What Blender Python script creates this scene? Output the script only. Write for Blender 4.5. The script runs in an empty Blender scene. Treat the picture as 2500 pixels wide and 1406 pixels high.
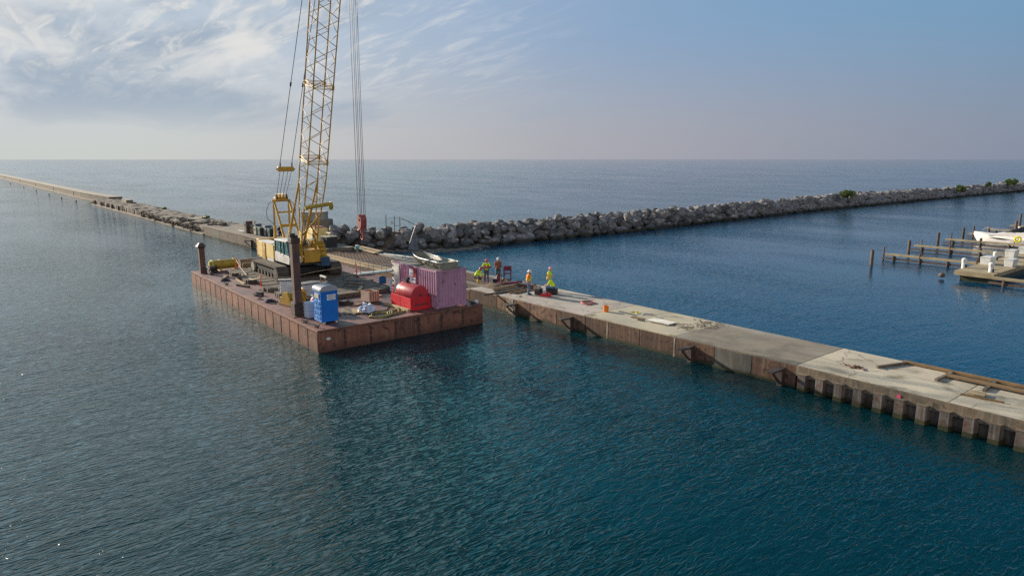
import bpy, bmesh, math, random
import numpy as np
from mathutils import Vector, Matrix, Euler, noise as mnoise
random.seed(7)
R = math.radians
SC = bpy.context.scene
COL = SC.collection
PI = math.pi

# ------------------------------------------------------------------ helpers
class MB:
    """collects closed shapes; build() links them as ONE mesh object"""
    def __init__(s, o=(0, 0, 0)):
        s.v = []; s.f = []; s.o = Vector(o)
    def add(s, vs, fs):
        n = len(s.v)
        s.v += [Vector(p) - s.o for p in vs]
        s.f += [tuple(i + n for i in f) for f in fs]
        return s
    def box(s, c, d, rz=0.0, rot=None):
        m = rot if rot is not None else Matrix.Rotation(rz, 3, 'Z')
        c = Vector(c); h = Vector(d) / 2
        P = [c + m @ Vector((sx*h.x, sy*h.y, sz*h.z)) for sz in (-1, 1) for sx, sy in ((-1, -1), (1, -1), (1, 1), (-1, 1))]
        return s.add(P, [(3, 2, 1, 0), (4, 5, 6, 7), (0, 1, 5, 4), (1, 2, 6, 5), (2, 3, 7, 6), (3, 0, 4, 7)])
    def bx(s, x0, x1, y0, y1, z0, z1):
        return s.box(((x0+x1)/2, (y0+y1)/2, (z0+z1)/2), (x1-x0, y1-y0, z1-z0))
    def bar(s, p, q, w, h, up=(0, 0, 1)):
        p = Vector(p); q = Vector(q); d = q - p; L = d.length; d.normalize()
        u = Vector(up)
        if abs(d.dot(u)) > .98: u = Vector((1, 0, 0))
        a = d.cross(u).normalized(); b = a.cross(d)
        m = Matrix((d, a, b)).transposed()
        return s.box((p + q) / 2, (L, w, h), rot=m)
    def tube(s, p, q, r, n=8, r2=None):
        return s.path([p, q], r, n, r2)
    def path(s, pts, r, n=8, r2=None):
        pts = [Vector(p) for p in pts]; k = len(pts)
        vs = []; fs = []
        a = None
        for i, p in enumerate(pts):
            t = (pts[min(i+1, k-1)] - pts[max(i-1, 0)]).normalized()
            if a is None:
                a = t.cross(Vector((0, 0, 1)))
                if a.length < .05: a = t.cross(Vector((1, 0, 0)))
                a.normalize()
            else:
                a = (a - t * a.dot(t))
                if a.length < 1e-4: a = t.cross(Vector((0.3, .5, 1)))
                a.normalize()
            b = t.cross(a)
            rr = r if r2 is None else r + (r2 - r) * i / (k - 1)
            for j in range(n):
                g = 2*PI*j/n
                vs.append(p + (a*math.cos(g) + b*math.sin(g))*rr)
        for i in range(k-1):
            for j in range(n):
                fs.append((i*n+j, i*n+(j+1) % n, (i+1)*n+(j+1) % n, (i+1)*n+j))
        fs.append(tuple(range(n-1, -1, -1))); fs.append(tuple((k-1)*n+j for j in range(n)))
        return s.add(vs, fs)
    def lathe(s, prof, n=16, c=(0, 0, 0), m=None):
        """prof: list of (r, z); axis z, turned by matrix m, moved to c"""
        c = Vector(c); vs = []; fs = []
        m = m or Matrix.Identity(3)
        for r, z in prof:
            for j in range(n):
                g = 2*PI*j/n
                vs.append(c + m @ Vector((r*math.cos(g), r*math.sin(g), z)))
        for i in range(len(prof)-1):
            for j in range(n):
                fs.append((i*n+j, i*n+(j+1) % n, (i+1)*n+(j+1) % n, (i+1)*n+j))
        if prof[0][0] > 1e-4: fs.append(tuple(range(n-1, -1, -1)))
        if prof[-1][0] > 1e-4: fs.append(tuple((len(prof)-1)*n+j for j in range(n)))
        return s.add(vs, fs)
    def prism(s, poly, z0, z1):
        n = len(poly)
        vs = [(x, y, z0) for x, y in poly] + [(x, y, z1) for x, y in poly]
        fs = [tuple(range(n-1, -1, -1)), tuple(range(n, 2*n))]
        for i in range(n):
            j = (i+1) % n
            fs.append((i, j, n+j, n+i))
        return s.add(vs, fs)
    def extr(s, poly, axis, a0, a1):
        """polygon in the plane across an axis ('x': pts are (y,z); 'y': pts are (x,z)), extruded a0..a1"""
        n = len(poly)
        mk = (lambda p, a: (a, p[0], p[1])) if axis == 'x' else (lambda p, a: (p[0], a, p[1]))
        vs = [mk(p, a0) for p in poly] + [mk(p, a1) for p in poly]
        fs = [tuple(range(n-1, -1, -1)), tuple(range(n, 2*n))]
        for i in range(n):
            j = (i+1) % n
            fs.append((i, j, n+j, n+i))
        return s.add(vs, fs)
    def ball(s, c, r, n=10, sc=(1, 1, 1)):
        k = max(4, n//2)
        prof = [(max(1e-5, math.sin(PI*i/k))*1.0, -math.cos(PI*i/k)) for i in range(k+1)]
        m = Matrix.Diagonal((r*sc[0], r*sc[1], r*sc[2]))
        return s.lathe(prof, n, c, m)
    def caps(s, p, q, r1, r2, n=10):
        """closed tapered capsule"""
        p = Vector(p); q = Vector(q); d = q - p; L = max(d.length, 1e-4)
        m = d.to_track_quat('Z', 'Y').to_matrix() if d.length > 1e-4 else Matrix.Identity(3)
        prof = []
        for i in range(5):
            g = -PI/2 + (PI/2)*i/4
            prof.append((max(1e-5, r1*math.cos(g)), r1*math.sin(g)))
        for i in range(5):
            g = (PI/2)*i/4
            prof.append((max(1e-5, r2*math.cos(g)), L + r2*math.sin(g)))
        return s.lathe(prof, n, p, m)
    def build(s, name, mat, parent=None, smooth=False, bevel=0.0, loc=None):
        me = bpy.data.meshes.new(name)
        me.from_pydata([tuple(p) for p in s.v], [], s.f)
        bm = bmesh.new(); bm.from_mesh(me)
        bmesh.ops.recalc_face_normals(bm, faces=bm.faces)
        bm.to_mesh(me); bm.free()
        if smooth == 'auto':
            for p in me.polygons: p.use_smooth = True
            try: me.set_sharp_from_angle(angle=R(40))
            except Exception: pass
        elif smooth:
            for p in me.polygons: p.use_smooth = True
        me.materials.append(mat)
        o = bpy.data.objects.new(name, me); COL.objects.link(o)
        if parent is not None: o.parent = parent
        else: o.location = s.o
        if bevel:
            b = o.modifiers.new('bevel', 'BEVEL'); b.width = bevel; b.segments = 2; b.limit_method = 'ANGLE'
        return o

def tag(o, label=None, cat=None, group=None, kind=None):
    if label: o['label'] = label
    if cat: o['category'] = cat
    if group: o['group'] = group
    if kind: o['kind'] = kind
    return o

def thing(name, label, cat, loc=(0, 0, 0), rz=0.0, group=None):
    o = bpy.data.objects.new(name, None); COL.objects.link(o)
    o.empty_display_size = .2
    o.location = loc; o.rotation_euler = (0, 0, rz)
    return tag(o, label, cat, group)

def dup(root, loc, rz=0.0, label=None):
    kids = list(root.children)
    r = root.copy(); COL.objects.link(r); r.location = loc; r.rotation_euler = (0, 0, rz)
    if label: r['label'] = label
    for ch in kids:
        c = ch.copy(); COL.objects.link(c); c.parent = r
        for g in list(ch.children):
            d = g.copy(); COL.objects.link(d); d.parent = c
    return r

# ------------------------------------------------------------------ materials
def mat(name, c, c2=None, rough=.75, metal=0., scale=1.5, mixw=(.4, .65), streak=None, streak_amt=.6, grain=.12,
        grain_scale=30., bump=.0, bump_scale=12., rv=.0, spots=None, spot_scale=6., spot_w=(.62, .7), spec=.4, coat=0., crack=0.):
    m = bpy.data.materials.new(name); m.use_nodes = True
    nt = m.node_tree; N = nt.nodes; L = nt.links
    bs = N['Principled BSDF']
    bs.inputs['Roughness'].default_value = rough; bs.inputs['Metallic'].default_value = metal
    bs.inputs['Specular IOR Level'].default_value = spec
    if coat: bs.inputs['Coat Weight'].default_value = coat
    tc = N.new('ShaderNodeTexCoord'); info = N.new('ShaderNodeObjectInfo')
    off = N.new('ShaderNodeVectorMath'); off.operation = 'MULTIPLY_ADD'
    cmb = N.new('ShaderNodeCombineXYZ')
    for i in range(3): L.new(info.outputs['Random'], cmb.inputs[i])
    off.inputs[1].default_value = (37., 19., 11.)
    L.new(cmb.outputs[0], off.inputs[0]); L.new(tc.outputs['Object'], off.inputs[2])
    vec = off.outputs[0]
    def noi(sc, det=5., vecin=None, dist=0.):
        n = N.new('ShaderNodeTexNoise'); n.inputs['Scale'].default_value = sc; n.inputs['Detail'].default_value = det
        n.inputs['Distortion'].default_value = dist
        L.new(vecin or vec, n.inputs['Vector']); return n.outputs['Fac']
    def mr(x, a, b, c0=0., d0=1.):
        n = N.new('ShaderNodeMapRange'); n.inputs[1].default_value = a; n.inputs[2].default_value = b
        n.inputs[3].default_value = c0; n.inputs[4].default_value = d0
        L.new(x, n.inputs[0]); return n.outputs[0]
    def mix(f, A, B, mode='MIX'):
        n = N.new('ShaderNodeMix'); n.data_type = 'RGBA'; n.blend_type = mode
        if isinstance(f, float): n.inputs[0].default_value = f
        else: L.new(f, n.inputs[0])
        for i, X in ((6, A), (7, B)):
            if isinstance(X, tuple): n.inputs[i].default_value = (X[0], X[1], X[2], 1)
            else: L.new(X, n.inputs[i])
        return n.outputs[2]
    c2 = c2 or tuple(min(1, x*.72) for x in c)
    col = mix(mr(noi(scale, 6.), *mixw), tuple(c), tuple(c2))
    if streak:
        mp = N.new('ShaderNodeMapping'); mp.inputs['Scale'].default_value = (9, 9, .5)
        L.new(vec, mp.inputs[0])
        col = mix(mr(noi(1., 4., mp.outputs[0]), .5, .75, 0, streak_amt), col, tuple(streak))
    if spots:
        col = mix(mr(noi(spot_scale, 4.), *spot_w), col, tuple(spots))
    if crack:
        wv = N.new('ShaderNodeVectorMath'); wv.operation = 'MULTIPLY_ADD'; wv.inputs[1].default_value = (.9, .9, .9)
        nz = N.new('ShaderNodeTexNoise'); nz.inputs['Scale'].default_value = 1.1; nz.inputs['Detail'].default_value = 4; L.new(vec, nz.inputs['Vector'])
        L.new(nz.outputs['Color'], wv.inputs[0]); L.new(vec, wv.inputs[2])
        vo = N.new('ShaderNodeTexVoronoi'); vo.feature = 'DISTANCE_TO_EDGE'; vo.inputs['Scale'].default_value = .32; L.new(wv.outputs[0], vo.inputs['Vector'])
        col = mix(mr(vo.outputs['Distance'], .004, .016, crack, 0.), col, (.07, .06, .045))
    if grain:
        g = mr(noi(grain_scale, 3.), .25, .75, 1-grain, 1+grain)
        cc = N.new('ShaderNodeCombineColor')
        for i in range(3): L.new(g, cc.inputs[i])
        col = mix(1.0, col, cc.outputs[0], 'MULTIPLY')
    if rv:
        g = mr(info.outputs['Random'], 0, 1, 1-rv, 1+rv)
        cc = N.new('ShaderNodeCombineColor')
        for i in range(3): L.new(g, cc.inputs[i])
        col = mix(1.0, col, cc.outputs[0], 'MULTIPLY')
    L.new(col, bs.inputs['Base Color'])
    if bump:
        b = N.new('ShaderNodeBump'); b.inputs['Strength'].default_value = 1.; b.inputs['Distance'].default_value = bump
        L.new(noi(bump_scale, 6.), b.inputs['Height']); L.new(b.outputs[0], bs.inputs['Normal'])
    return m

M = {}
M['concrete'] = mat('concrete', (.45, .395, .30), (.34, .295, .225), .85, scale=.5, spots=(.19, .165, .11), spot_scale=.8, spot_w=(.55, .70), grain=.12, bump=.005, crack=.5)
M['concrete_dark'] = mat('old_concrete', (.20, .17, .13), (.13, .113, .09), .9, scale=1.0, spots=(.28, .255, .22), spot_scale=.5, spot_w=(.55, .75), grain=.26, grain_scale=60, bump=.006)
M['concrete_smooth'] = mat('smooth_concrete', (.38, .33, .28), (.30, .26, .22), .8, scale=.4, spots=(.22, .19, .15), spot_scale=.8, spot_w=(.55, .70), grain=.1, bump=.003, crack=.4)
M['concrete_tan'] = mat('stained_tan_concrete', (.40, .35, .25), (.30, .27, .21), .85, scale=.45, spots=(.17, .15, .095), spot_scale=.75, spot_w=(.54, .68), grain=.14, bump=.005)
M['red_faded'] = mat('faded_red_paint', (.46, .04, .05), (.38, .03, .04), .38, scale=1.6, streak=(.30, .06, .06), streak_amt=.4, grain=.06)
M['concrete_grey'] = mat('grey_concrete', (.30, .285, .265), (.23, .22, .205), .9, scale=.8, grain=.12, bump=.004)
M['curb'] = mat('stained_concrete', (.165, .125, .085), (.10, .08, .06), .9, scale=2., streak=(.30, .27, .23), streak_amt=.5, spots=(.06, .05, .04), spot_scale=2.5, bump=.008)
M['panel'] = mat('rusty_steel', (.125, .064, .04), (.07, .041, .031), .78, scale=.8, streak=(.23, .165, .11), streak_amt=.65, spots=(.035, .022, .017), spot_scale=3.5, spot_w=(.55, .68), grain=.24, bump=.01, rv=.4)
M['panel_grey'] = mat('weathered_grey_steel', (.105, .103, .085), (.08, .07, .06), .8, scale=1.2, streak=(.22, .205, .175), streak_amt=.5, grain=.2, bump=.006)
M['lime'] = mat('lime_and_glint', (.30, .26, .21), (.17, .13, .10), .9, scale=3, mixw=(.4, .6), streak=(.42, .39, .34))  # lime runs, and the glint painted along the barge waterline
M['sheet'] = mat('grey_sheet_steel', (.115, .095, .083), (.055, .045, .04), .8, scale=2.2, streak=(.26, .235, .21), streak_amt=.6, spots=(.09, .045, .03), spot_scale=3, spot_w=(.55, .7), grain=.2, bump=.006, rv=.25)
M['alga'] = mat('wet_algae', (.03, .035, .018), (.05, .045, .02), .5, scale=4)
M['hull'] = mat('barge_paint', (.20, .082, .053), (.13, .058, .042), .7, scale=.7, streak=(.29, .17, .105), streak_amt=.7, spots=(.05, .025, .02), spot_scale=3.2, spot_w=(.56, .68), grain=.18, bump=.008, rv=.16)
M['deck'] = mat('barge_deck', (.175, .08, .07), (.10, .052, .048), .6, scale=.5, spots=(.05, .03, .026), spot_scale=1.2, spot_w=(.54, .7), grain=.18, bump=.006)
M['dark_steel'] = mat('dark_steel', (.045, .034, .03), (.075, .05, .04), .65, scale=2., grain=.2, bump=.003)
M['rust'] = mat('rust', (.16, .075, .045), (.09, .05, .035), .8, scale=3., grain=.2, bump=.004)
M['spud'] = mat('spud_steel', (.11, .06, .045), (.07, .042, .035), .7, scale=1.5, streak=(.17, .11, .085), grain=.2, bump=.004)
M['black'] = mat('black_steel', (.018, .018, .02), (.03, .028, .026), .55, scale=3.)
M['rubber'] = mat('rubber', (.02, .02, .02), None, .8)
M['track'] = mat('track_steel', (.06, .048, .04), (.10, .078, .06), .7, scale=3., grain=.25, bump=.004)
M['yellow'] = mat('crane_yellow', (.46, .27, .03), (.36, .20, .025), .5, scale=2., spots=(.17, .085, .025), spot_scale=7, spot_w=(.64, .74), grain=.1)
M['yellow_pale'] = mat('faded_yellow', (.70, .53, .21), (.62, .44, .13), .55, scale=1.2, streak=(.42, .31, .16), streak_amt=.35, grain=.07)
M['olive_yellow'] = mat('olive_yellow', (.36, .29, .04), (.28, .2, .03), .55, scale=3.)
M['wire'] = mat('wire_rope', (.035, .035, .04), None, .5, metal=.4)
M['hookred'] = mat('hook_red', (.30, .075, .06), (.2, .05, .045), .55, scale=4., grain=.15)
M['white'] = mat('white_paint', (.62, .62, .60), (.5, .5, .48), .5, scale=2., grain=.06)
M['offwhite'] = mat('offwhite_panel', (.62, .60, .55), (.44, .43, .40), .6, scale=1.6, streak=(.3, .29, .27), grain=.08)
M['alu'] = mat('aluminium', (.40, .40, .385), (.29, .29, .28), .5, metal=.25, scale=3.)
M['glass'] = mat('teal_glass', (.02, .12, .13), (.015, .08, .09), .12, scale=1., grain=0, spec=.8)
M['darkglass'] = mat('dark_glass', (.02, .025, .03), None, .1, scale=1., grain=0, spec=.8)
M['pink'] = mat('pink_container', (.42, .225, .325), (.34, .18, .27), .55, scale=1.0, streak=(.25, .13, .17), streak_amt=.6, spots=(.18, .085, .08), spot_scale=3.5, spot_w=(.60, .72), grain=.12)
M['roofdirt'] = mat('dirty_roof', (.13, .12, .105), (.19, .17, .15), .85, scale=1.2, grain=.2)
M['red'] = mat('red_paint', (.60, .016, .03), (.48, .02, .03), .42, scale=1.4, streak=(.32, .05, .05), streak_amt=.45, spots=(.22, .04, .04), spot_scale=7, spot_w=(.68, .76), grain=.06)
M['blue'] = mat('blue_plastic', (.006, .15, .55), (.006, .125, .46), .45, scale=1.5, grain=.05)
M['blue_lit'] = mat('blue_plastic_lit', (.02, .2, .52), (.014, .15, .43), .45, scale=4., grain=.05)  # lighter copy of the blue, sunlight put into the sunny side's colour
M['roofgrey'] = mat('grey_plastic_roof', (.31, .32, .36), (.26, .27, .31), .5, scale=3., grain=.04)
M['cream'] = mat('cream_vent', (.68, .58, .40), (.55, .45, .3), .6)
M['timber'] = mat('mat_timber', (.145, .115, .088), (.085, .07, .056), .85, scale=1.6, spots=(.21, .175, .13), spot_scale=3, grain=.25, grain_scale=22, bump=.008, rv=.3)
M['wood'] = mat('pale_wood', (.42, .32, .19), (.33, .235, .13), .8, scale=2., grain=.15, rv=.2)
M['brownwood'] = mat('brown_wood', (.2, .125, .055), (.13, .085, .045), .85, scale=2., grain=.2, bump=.004, rv=.15)
M['dockwood'] = mat('dock_wood', (.33, .265, .16), (.24, .19, .115), .85, scale=1.3, grain=.2, bump=.004, rv=.12)
M['pilewood'] = mat('pile_wood', (.11, .075, .055), (.07, .05, .04), .85, scale=2., grain=.2, rv=.2)
M['orange'] = mat('orange_plastic', (.75, .2, .02), (.65, .17, .02), .5, scale=3.)
M['redorange'] = mat('delineator_red', (.75, .05, .03), (.65, .05, .03), .5, scale=3.)
M['crate'] = mat('crate_wood', (.48, .34, .26), (.38, .26, .2), .8, scale=2.)
M['bluedrum'] = mat('blue_drum', (.01, .1, .27), None, .45)
M['plastic'] = mat('plastic_sheet', (.55, .6, .72), (.42, .47, .6), .35, scale=3., grain=.05)
M['hose'] = mat('yellow_hose', (.33, .27, .05), (.1, .085, .03), .6, scale=8., mixw=(.45, .55))
M['blackhose'] = mat('black_hose', (.02, .02, .02), None, .5)
M['pinkhose'] = mat('pink_hose', (.42, .16, .13), (.33, .1, .09), .6, scale=6.)
M['rope'] = mat('pale_rope', (.6, .5, .3), None, .8)
M['log'] = mat('log', (.235, .165, .10), (.17, .115, .07), .85, scale=1.5, grain=.2, bump=.006)
M['rock'] = mat('boulder', (.15, .142, .14), (.07, .067, .072), .9, scale=.9, spots=(.32, .295, .26), spot_scale=1.8, spot_w=(.55, .68), grain=.3, grain_scale=14, bump=.03, bump_scale=5, rv=.55)
M['rubble'] = mat('rubble', (.15, .125, .1), (.09, .075, .06), .95, scale=1.6, spots=(.24, .21, .17), spot_scale=3, grain=.3, grain_scale=9, bump=.05, bump_scale=4)
M['oldtop'] = mat('crumbling_concrete', (.17, .14, .11), (.115, .097, .08), .95, scale=.3, spots=(.075, .062, .05), spot_scale=.7, spot_w=(.52, .66), grain=.25, grain_scale=8, bump=.05, bump_scale=3)
M['oldwall'] = mat('old_wall', (.17, .135, .10), (.105, .085, .066), .95, scale=.5, streak=(.07, .058, .045), streak_amt=.6, grain=.25, grain_scale=7, bump=.05, bump_scale=3)
M['farwall'] = mat('far_wall', (.22, .18, .14), (.16, .13, .10), .9, scale=.12, streak=(.30, .26, .21), streak_amt=.3, grain=.12, grain_scale=3)
M['leaf'] = mat('leaf', (.10, .155, .03), (.06, .10, .02), .6, scale=1.2, grain=.3, grain_scale=5)
M['leaf2'] = mat('bright_leaf', (.10, .125, .03), (.07, .09, .022), .6, scale=1.2, grain=.3, grain_scale=5)
M['bark'] = mat('bark', (.1, .075, .05), None, .9)
M['dirt'] = mat('dirt', (.14, .1, .07), (.09, .065, .045), .95, scale=4., grain=.3, bump=.02)
M['rebar'] = mat('rebar', (.11, .06, .04), (.07, .045, .035), .85, scale=3.)
M['skin'] = mat('skin', (.48, .27, .19), (.42, .22, .15), .6, scale=8, grain=.04)
M['hivis'] = mat('yellow_shirt', (.62, .78, .02), (.5, .66, .02), .8, scale=5.)
M['vestorange'] = mat('orange_shirt', (.9, .24, .02), (.78, .19, .02), .8, scale=5.)
M['limeband'] = mat('lime_band', (.45, .65, .05), None, .6)
M['jeans'] = mat('jeans', (.10, .15, .27), (.07, .11, .2), .85, scale=6.)
M['greypants'] = mat('grey_trousers', (.10, .095, .10), (.07, .066, .07), .85, scale=6.)
M['darkjeans'] = mat('dark_jeans', (.05, .075, .10), (.10, .12, .13), .85, scale=6.)
M['hoodie'] = mat('rust_hoodie', (.26, .095, .05), (.19, .07, .045), .9, scale=6.)
M['redvest'] = mat('red_harness', (.5, .045, .05), (.4, .04, .04), .7, scale=6.)
M['hatwhite'] = mat('white_hat', (.78, .77, .76), None, .4)
M['hatred'] = mat('red_hat', (.62, .06, .04), None, .4)
M['hatpink'] = mat('pink_hat', (.72, .36, .30), None, .4)
M['hatyellow'] = mat('yellow_hat', (.8, .55, .04), None, .4)
M['bootyellow'] = mat('yellow_boots', (.62, .42, .06), (.5, .33, .05), .6, scale=5.)
M['bootblue'] = mat('blue_boots', (.02, .09, .30), None, .6)
M['bootdark'] = mat('dark_boots', (.03, .025, .022), None, .7)
M['navy'] = mat('navy_cloth', (.03, .03, .06), None, .9)
M['beard'] = mat('hair', (.03, .02, .015), None, .9)
M['boatwhite'] = mat('gelcoat', (.74, .70, .66), (.68, .64, .60), .3, scale=.7, grain=.03)
M['skiff'] = mat('weathered_skiff', (.21, .205, .155), (.15, .145, .11), .6, scale=1.5, spots=(.30, .28, .22), spot_scale=4, grain=.15)
M['machine_blue'] = mat('machine_blue', (.03, .07, .13), None, .6)
M['machine_green'] = mat('machine_green', (.015, .06, .055), None, .6)
M['machine_beige'] = mat('machine_beige', (.3, .28, .21), (.24, .22, .17), .7)
M['machine_brown'] = mat('machine_brown', (.11, .075, .065), (.07, .05, .045), .7)
M['maroon'] = mat('maroon_frame', (.2, .02, .05), None, .6)
M['text'] = mat('dark_lettering', (.02, .03, .09), None, .6, grain=0)
M['signwhite'] = mat('sign_white', (.75, .76, .8), None, .5, grain=0)
M['signblue'] = mat('sign_blue', (.08, .16, .5), None, .5, grain=0)
M['bottlegreen'] = mat('dark_green_plastic', (.015, .05, .045), (.02, .03, .03), .5)
M['greyplastic'] = mat('grey_plastic', (.5, .54, .62), (.44, .48, .56), .5, scale=3.)

def wet_foot(m, z0, z1, c):
    nt = m.node_tree; N = nt.nodes; L = nt.links; bs = N['Principled BSDF']
    src = bs.inputs['Base Color'].links[0].from_socket
    ge = N.new('ShaderNodeNewGeometry'); sp = N.new('ShaderNodeSeparateXYZ'); L.new(ge.outputs['Position'], sp.inputs[0])
    no = N.new('ShaderNodeTexNoise'); no.inputs['Scale'].default_value = 1.3; L.new(ge.outputs['Position'], no.inputs['Vector'])
    ad = N.new('ShaderNodeMath'); ad.operation = 'MULTIPLY_ADD'; ad.inputs[1].default_value = -.5; L.new(no.outputs['Fac'], ad.inputs[0]); L.new(sp.outputs[2], ad.inputs[2])
    mr = N.new('ShaderNodeMapRange'); mr.inputs[1].default_value = z0-.25; mr.inputs[2].default_value = z1-.25; mr.inputs[3].default_value = 1; mr.inputs[4].default_value = 0
    L.new(ad.outputs[0], mr.inputs[0])
    mx = N.new('ShaderNodeMix'); mx.data_type = 'RGBA'; L.new(mr.outputs[0], mx.inputs[0]); L.new(src, mx.inputs[6]); mx.inputs[7].default_value = (*c, 1)
    L.new(mx.outputs[2], bs.inputs['Base Color'])
wet_foot(M['rock'], .35, .75, (.028, .028, .022))
wet_foot(M['panel'], .0, .3, (.022, .02, .012)); wet_foot(M['panel_grey'], .0, .3, (.022, .02, .012)); wet_foot(M['sheet'], .0, .3, (.03, .027, .015))
wet_foot(M['hull'], .0, .6, (.085, .042, .03))

# ------------------------------------------------------------------ camera, sun, sky
CAMH = 11.3
cam = bpy.data.cameras.new('camera'); camo = bpy.data.objects.new('camera', cam); COL.objects.link(camo)
cam.sensor_width = 36; cam.lens = 36*1660/2500; cam.clip_start = .5; cam.clip_end = 60000
camo.location = (0, 0, CAMH); camo.rotation_euler = (R(90-10.7446), 0, R(141.169-90))
SC.camera = camo

SUN_EL = 18.6; SUN_AZ = 195.5        # direction towards the sun (degrees, counter-clockwise from +X)
sl = bpy.data.lights.new('sun', 'SUN'); so = bpy.data.objects.new('sun', sl); COL.objects.link(so)
sl.energy = 4.8; sl.angle = R(.6); sl.color = (1., .87, .70)
sd = Vector((math.cos(R(SUN_AZ))*math.cos(R(SUN_EL)), math.sin(R(SUN_AZ))*math.cos(R(SUN_EL)), math.sin(R(SUN_EL))))
so.rotation_euler = sd.to_track_quat('Z', 'Y').to_euler(); so.location = (-60, -20, 40)

W = bpy.data.worlds.new('World'); SC.world = W; W.use_nodes = True
nt = W.node_tree; N = nt.nodes; L = nt.links
bg = N['Background']
sky = N.new('ShaderNodeTexSky'); sky.sky_type = 'NISHITA'; sky.sun_disc = False
sky.sun_elevation = R(SUN_EL); sky.sun_rotation = R(90 - SUN_AZ); sky.air_density = 1.0; sky.dust_density = .9; sky.ozone_density = 2.0
tc = N.new('ShaderNodeTexCoord'); sep = N.new('ShaderNodeSeparateXYZ'); L.new(tc.outputs['Generated'], sep.inputs[0])
def wm(op, a, b=None, c=None):
    n = N.new('ShaderNodeMath'); n.operation = op
    for i, x in enumerate((a, b, c)):
        if x is None: continue
        if isinstance(x, (int, float)): n.inputs[i].default_value = x
        else: L.new(x, n.inputs[i])
    return n.outputs[0]
def wr(x, a, b, c=0., d=1., smooth=True):
    n = N.new('ShaderNodeMapRange'); n.interpolation_type = 'SMOOTHSTEP' if smooth else 'LINEAR'
    for i, y in enumerate((a, b, c, d)): n.inputs[i+1].default_value = y
    L.new(x, n.inputs[0]); return n.outputs[0]
def wmix(f, A, B, mode='MIX'):
    n = N.new('ShaderNodeMix'); n.data_type = 'RGBA'; n.blend_type = mode
    if isinstance(f, (int, float)): n.inputs[0].default_value = f
    else: L.new(f, n.inputs[0])
    for i, X in ((6, A), (7, B)):
        if isinstance(X, tuple): n.inputs[i].default_value = (*X, 1)
        else: L.new(X, n.inputs[i])
    return n.outputs[2]
zz = wm('MAXIMUM', sep.outputs[2], 0.0)
zp = wm('ADD', zz, .11)
u = wm('DIVIDE', sep.outputs[0], zp); v = wm('DIVIDE', sep.outputs[1], zp)
cmb = N.new('ShaderNodeCombineXYZ'); L.new(u, cmb.inputs[0]); L.new(v, cmb.inputs[1])
def cl(scale, rot, sx, sy, det, dist, off=0., rough=.55):
    mp = N.new('ShaderNodeMapping'); mp.inputs['Rotation'].default_value = (0, 0, R(rot)); mp.inputs['Scale'].default_value = (sx, sy, 1)
    mp.inputs['Location'].default_value = (off, off*.7, off*.3)
    L.new(cmb.outputs[0], mp.inputs[0])
    n = N.new('ShaderNodeTexNoise'); n.inputs['Scale'].default_value = scale; n.inputs['Detail'].default_value = det
    n.inputs['Distortion'].default_value = dist; n.inputs['Roughness'].default_value = rough
    L.new(mp.outputs[0], n.inputs['Vector']); return n.outputs['Fac']
# how far towards the cloudy quarter of the sky (azimuth about 172 degrees)
hor = wm('SQRT', wm('ADD', wm('MULTIPLY', sep.outputs[0], sep.outputs[0]), wm('MULTIPLY', sep.outputs[1], sep.outputs[1])))
ca = wm('DIVIDE', wm('ADD', wm('MULTIPLY', sep.outputs[0], math.cos(R(178))), wm('MULTIPLY', sep.outputs[1], math.sin(R(178)))), wm('MAXIMUM', hor, .001))
side = wr(ca, .60, 1.02)
base = sky.outputs[0]
# pull the sky a little away from the sun glow towards the milky blue of the photograph
BACK_FILL = 1.15  # brightness of the fill glow added to the sky behind the camera
EXPO = .85
K = 1/(.06*2**EXPO)            # display-linear value -> sky value
def ramp(x, stops):
    n = N.new('ShaderNodeValToRGB'); cr = n.color_ramp; cr.interpolation = 'B_SPLINE'
    while len(cr.elements) < len(stops): cr.elements.new(.5)
    for e, (p, c) in zip(cr.elements, stops): e.position = p; e.color = (*c, 1)
    L.new(x, n.inputs[0]); return n.outputs[0]
hs = N.new('ShaderNodeHueSaturation'); hs.inputs['Saturation'].default_value = 1.25; hs.inputs['Value'].default_value = .9
L.new(base, hs.inputs['Color'])
grade = wmix(1.0, hs.outputs[0], (.86, .95, 1.06), 'MULTIPLY')
grade = wmix(1.0, grade, (.75*K, .95*K, 1.1*K), 'DARKEN')
# milky lake air: low band of the sky, bluer away from the sun
az = wm('MAXIMUM', ca, 0.)
low = ramp(az, [(.0, (.185, .24, .34)), (.25, (.23, .28, .38)), (.5, (.315, .335, .415)), (.75, (.405, .405, .46)), (.9, (.50, .51, .545)), (1., (.595, .61, .63))])
high = ramp(az, [(.0, (.105, .27, .46)), (.25, (.175, .34, .515)), (.5, (.215, .36, .54)), (.75, (.27, .39, .575)), (.9, (.42, .51, .63)), (1., (.60, .66, .72))])
band = wmix(wr(zz, .015, .20), low, high)
top = ramp(az, [(.0, (.02, .16, .34)), (.25, (.02, .18, .38)), (.5, (.035, .2, .41)), (.75, (.06, .40, .60)), (.88, (.35, 1.1, 1.5)), (.97, (1.25, 2.25, 2.85))])
band = wmix(wr(zz, .205, .29), band, top)
band = wmix(1.0, band, (K, K, K), 'MULTIPLY')
air = wmix(wr(zz, .35, .9, .93, .15), grade, band)
m1 = wr(cl(.62, 12, 1., 2.4, 9, .6, 3.1, .58), .495, .68)
m2 = wr(cl(1.9, -8, 1., 3.6, 9, .9, 8.4, .62), .45, .68)
m3 = wr(cl(.45, 30, 1., 2.0, 6, .4, 5.7, .55), .47, .64)
vis = wm('MULTIPLY', wr(ca, .70, 1.0), wr(zz, .05, .15))
cf = wm('MULTIPLY', wm('MAXIMUM', wm('MULTIPLY', m1, .9), wm('MULTIPLY', m2, .75)), vis)
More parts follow.
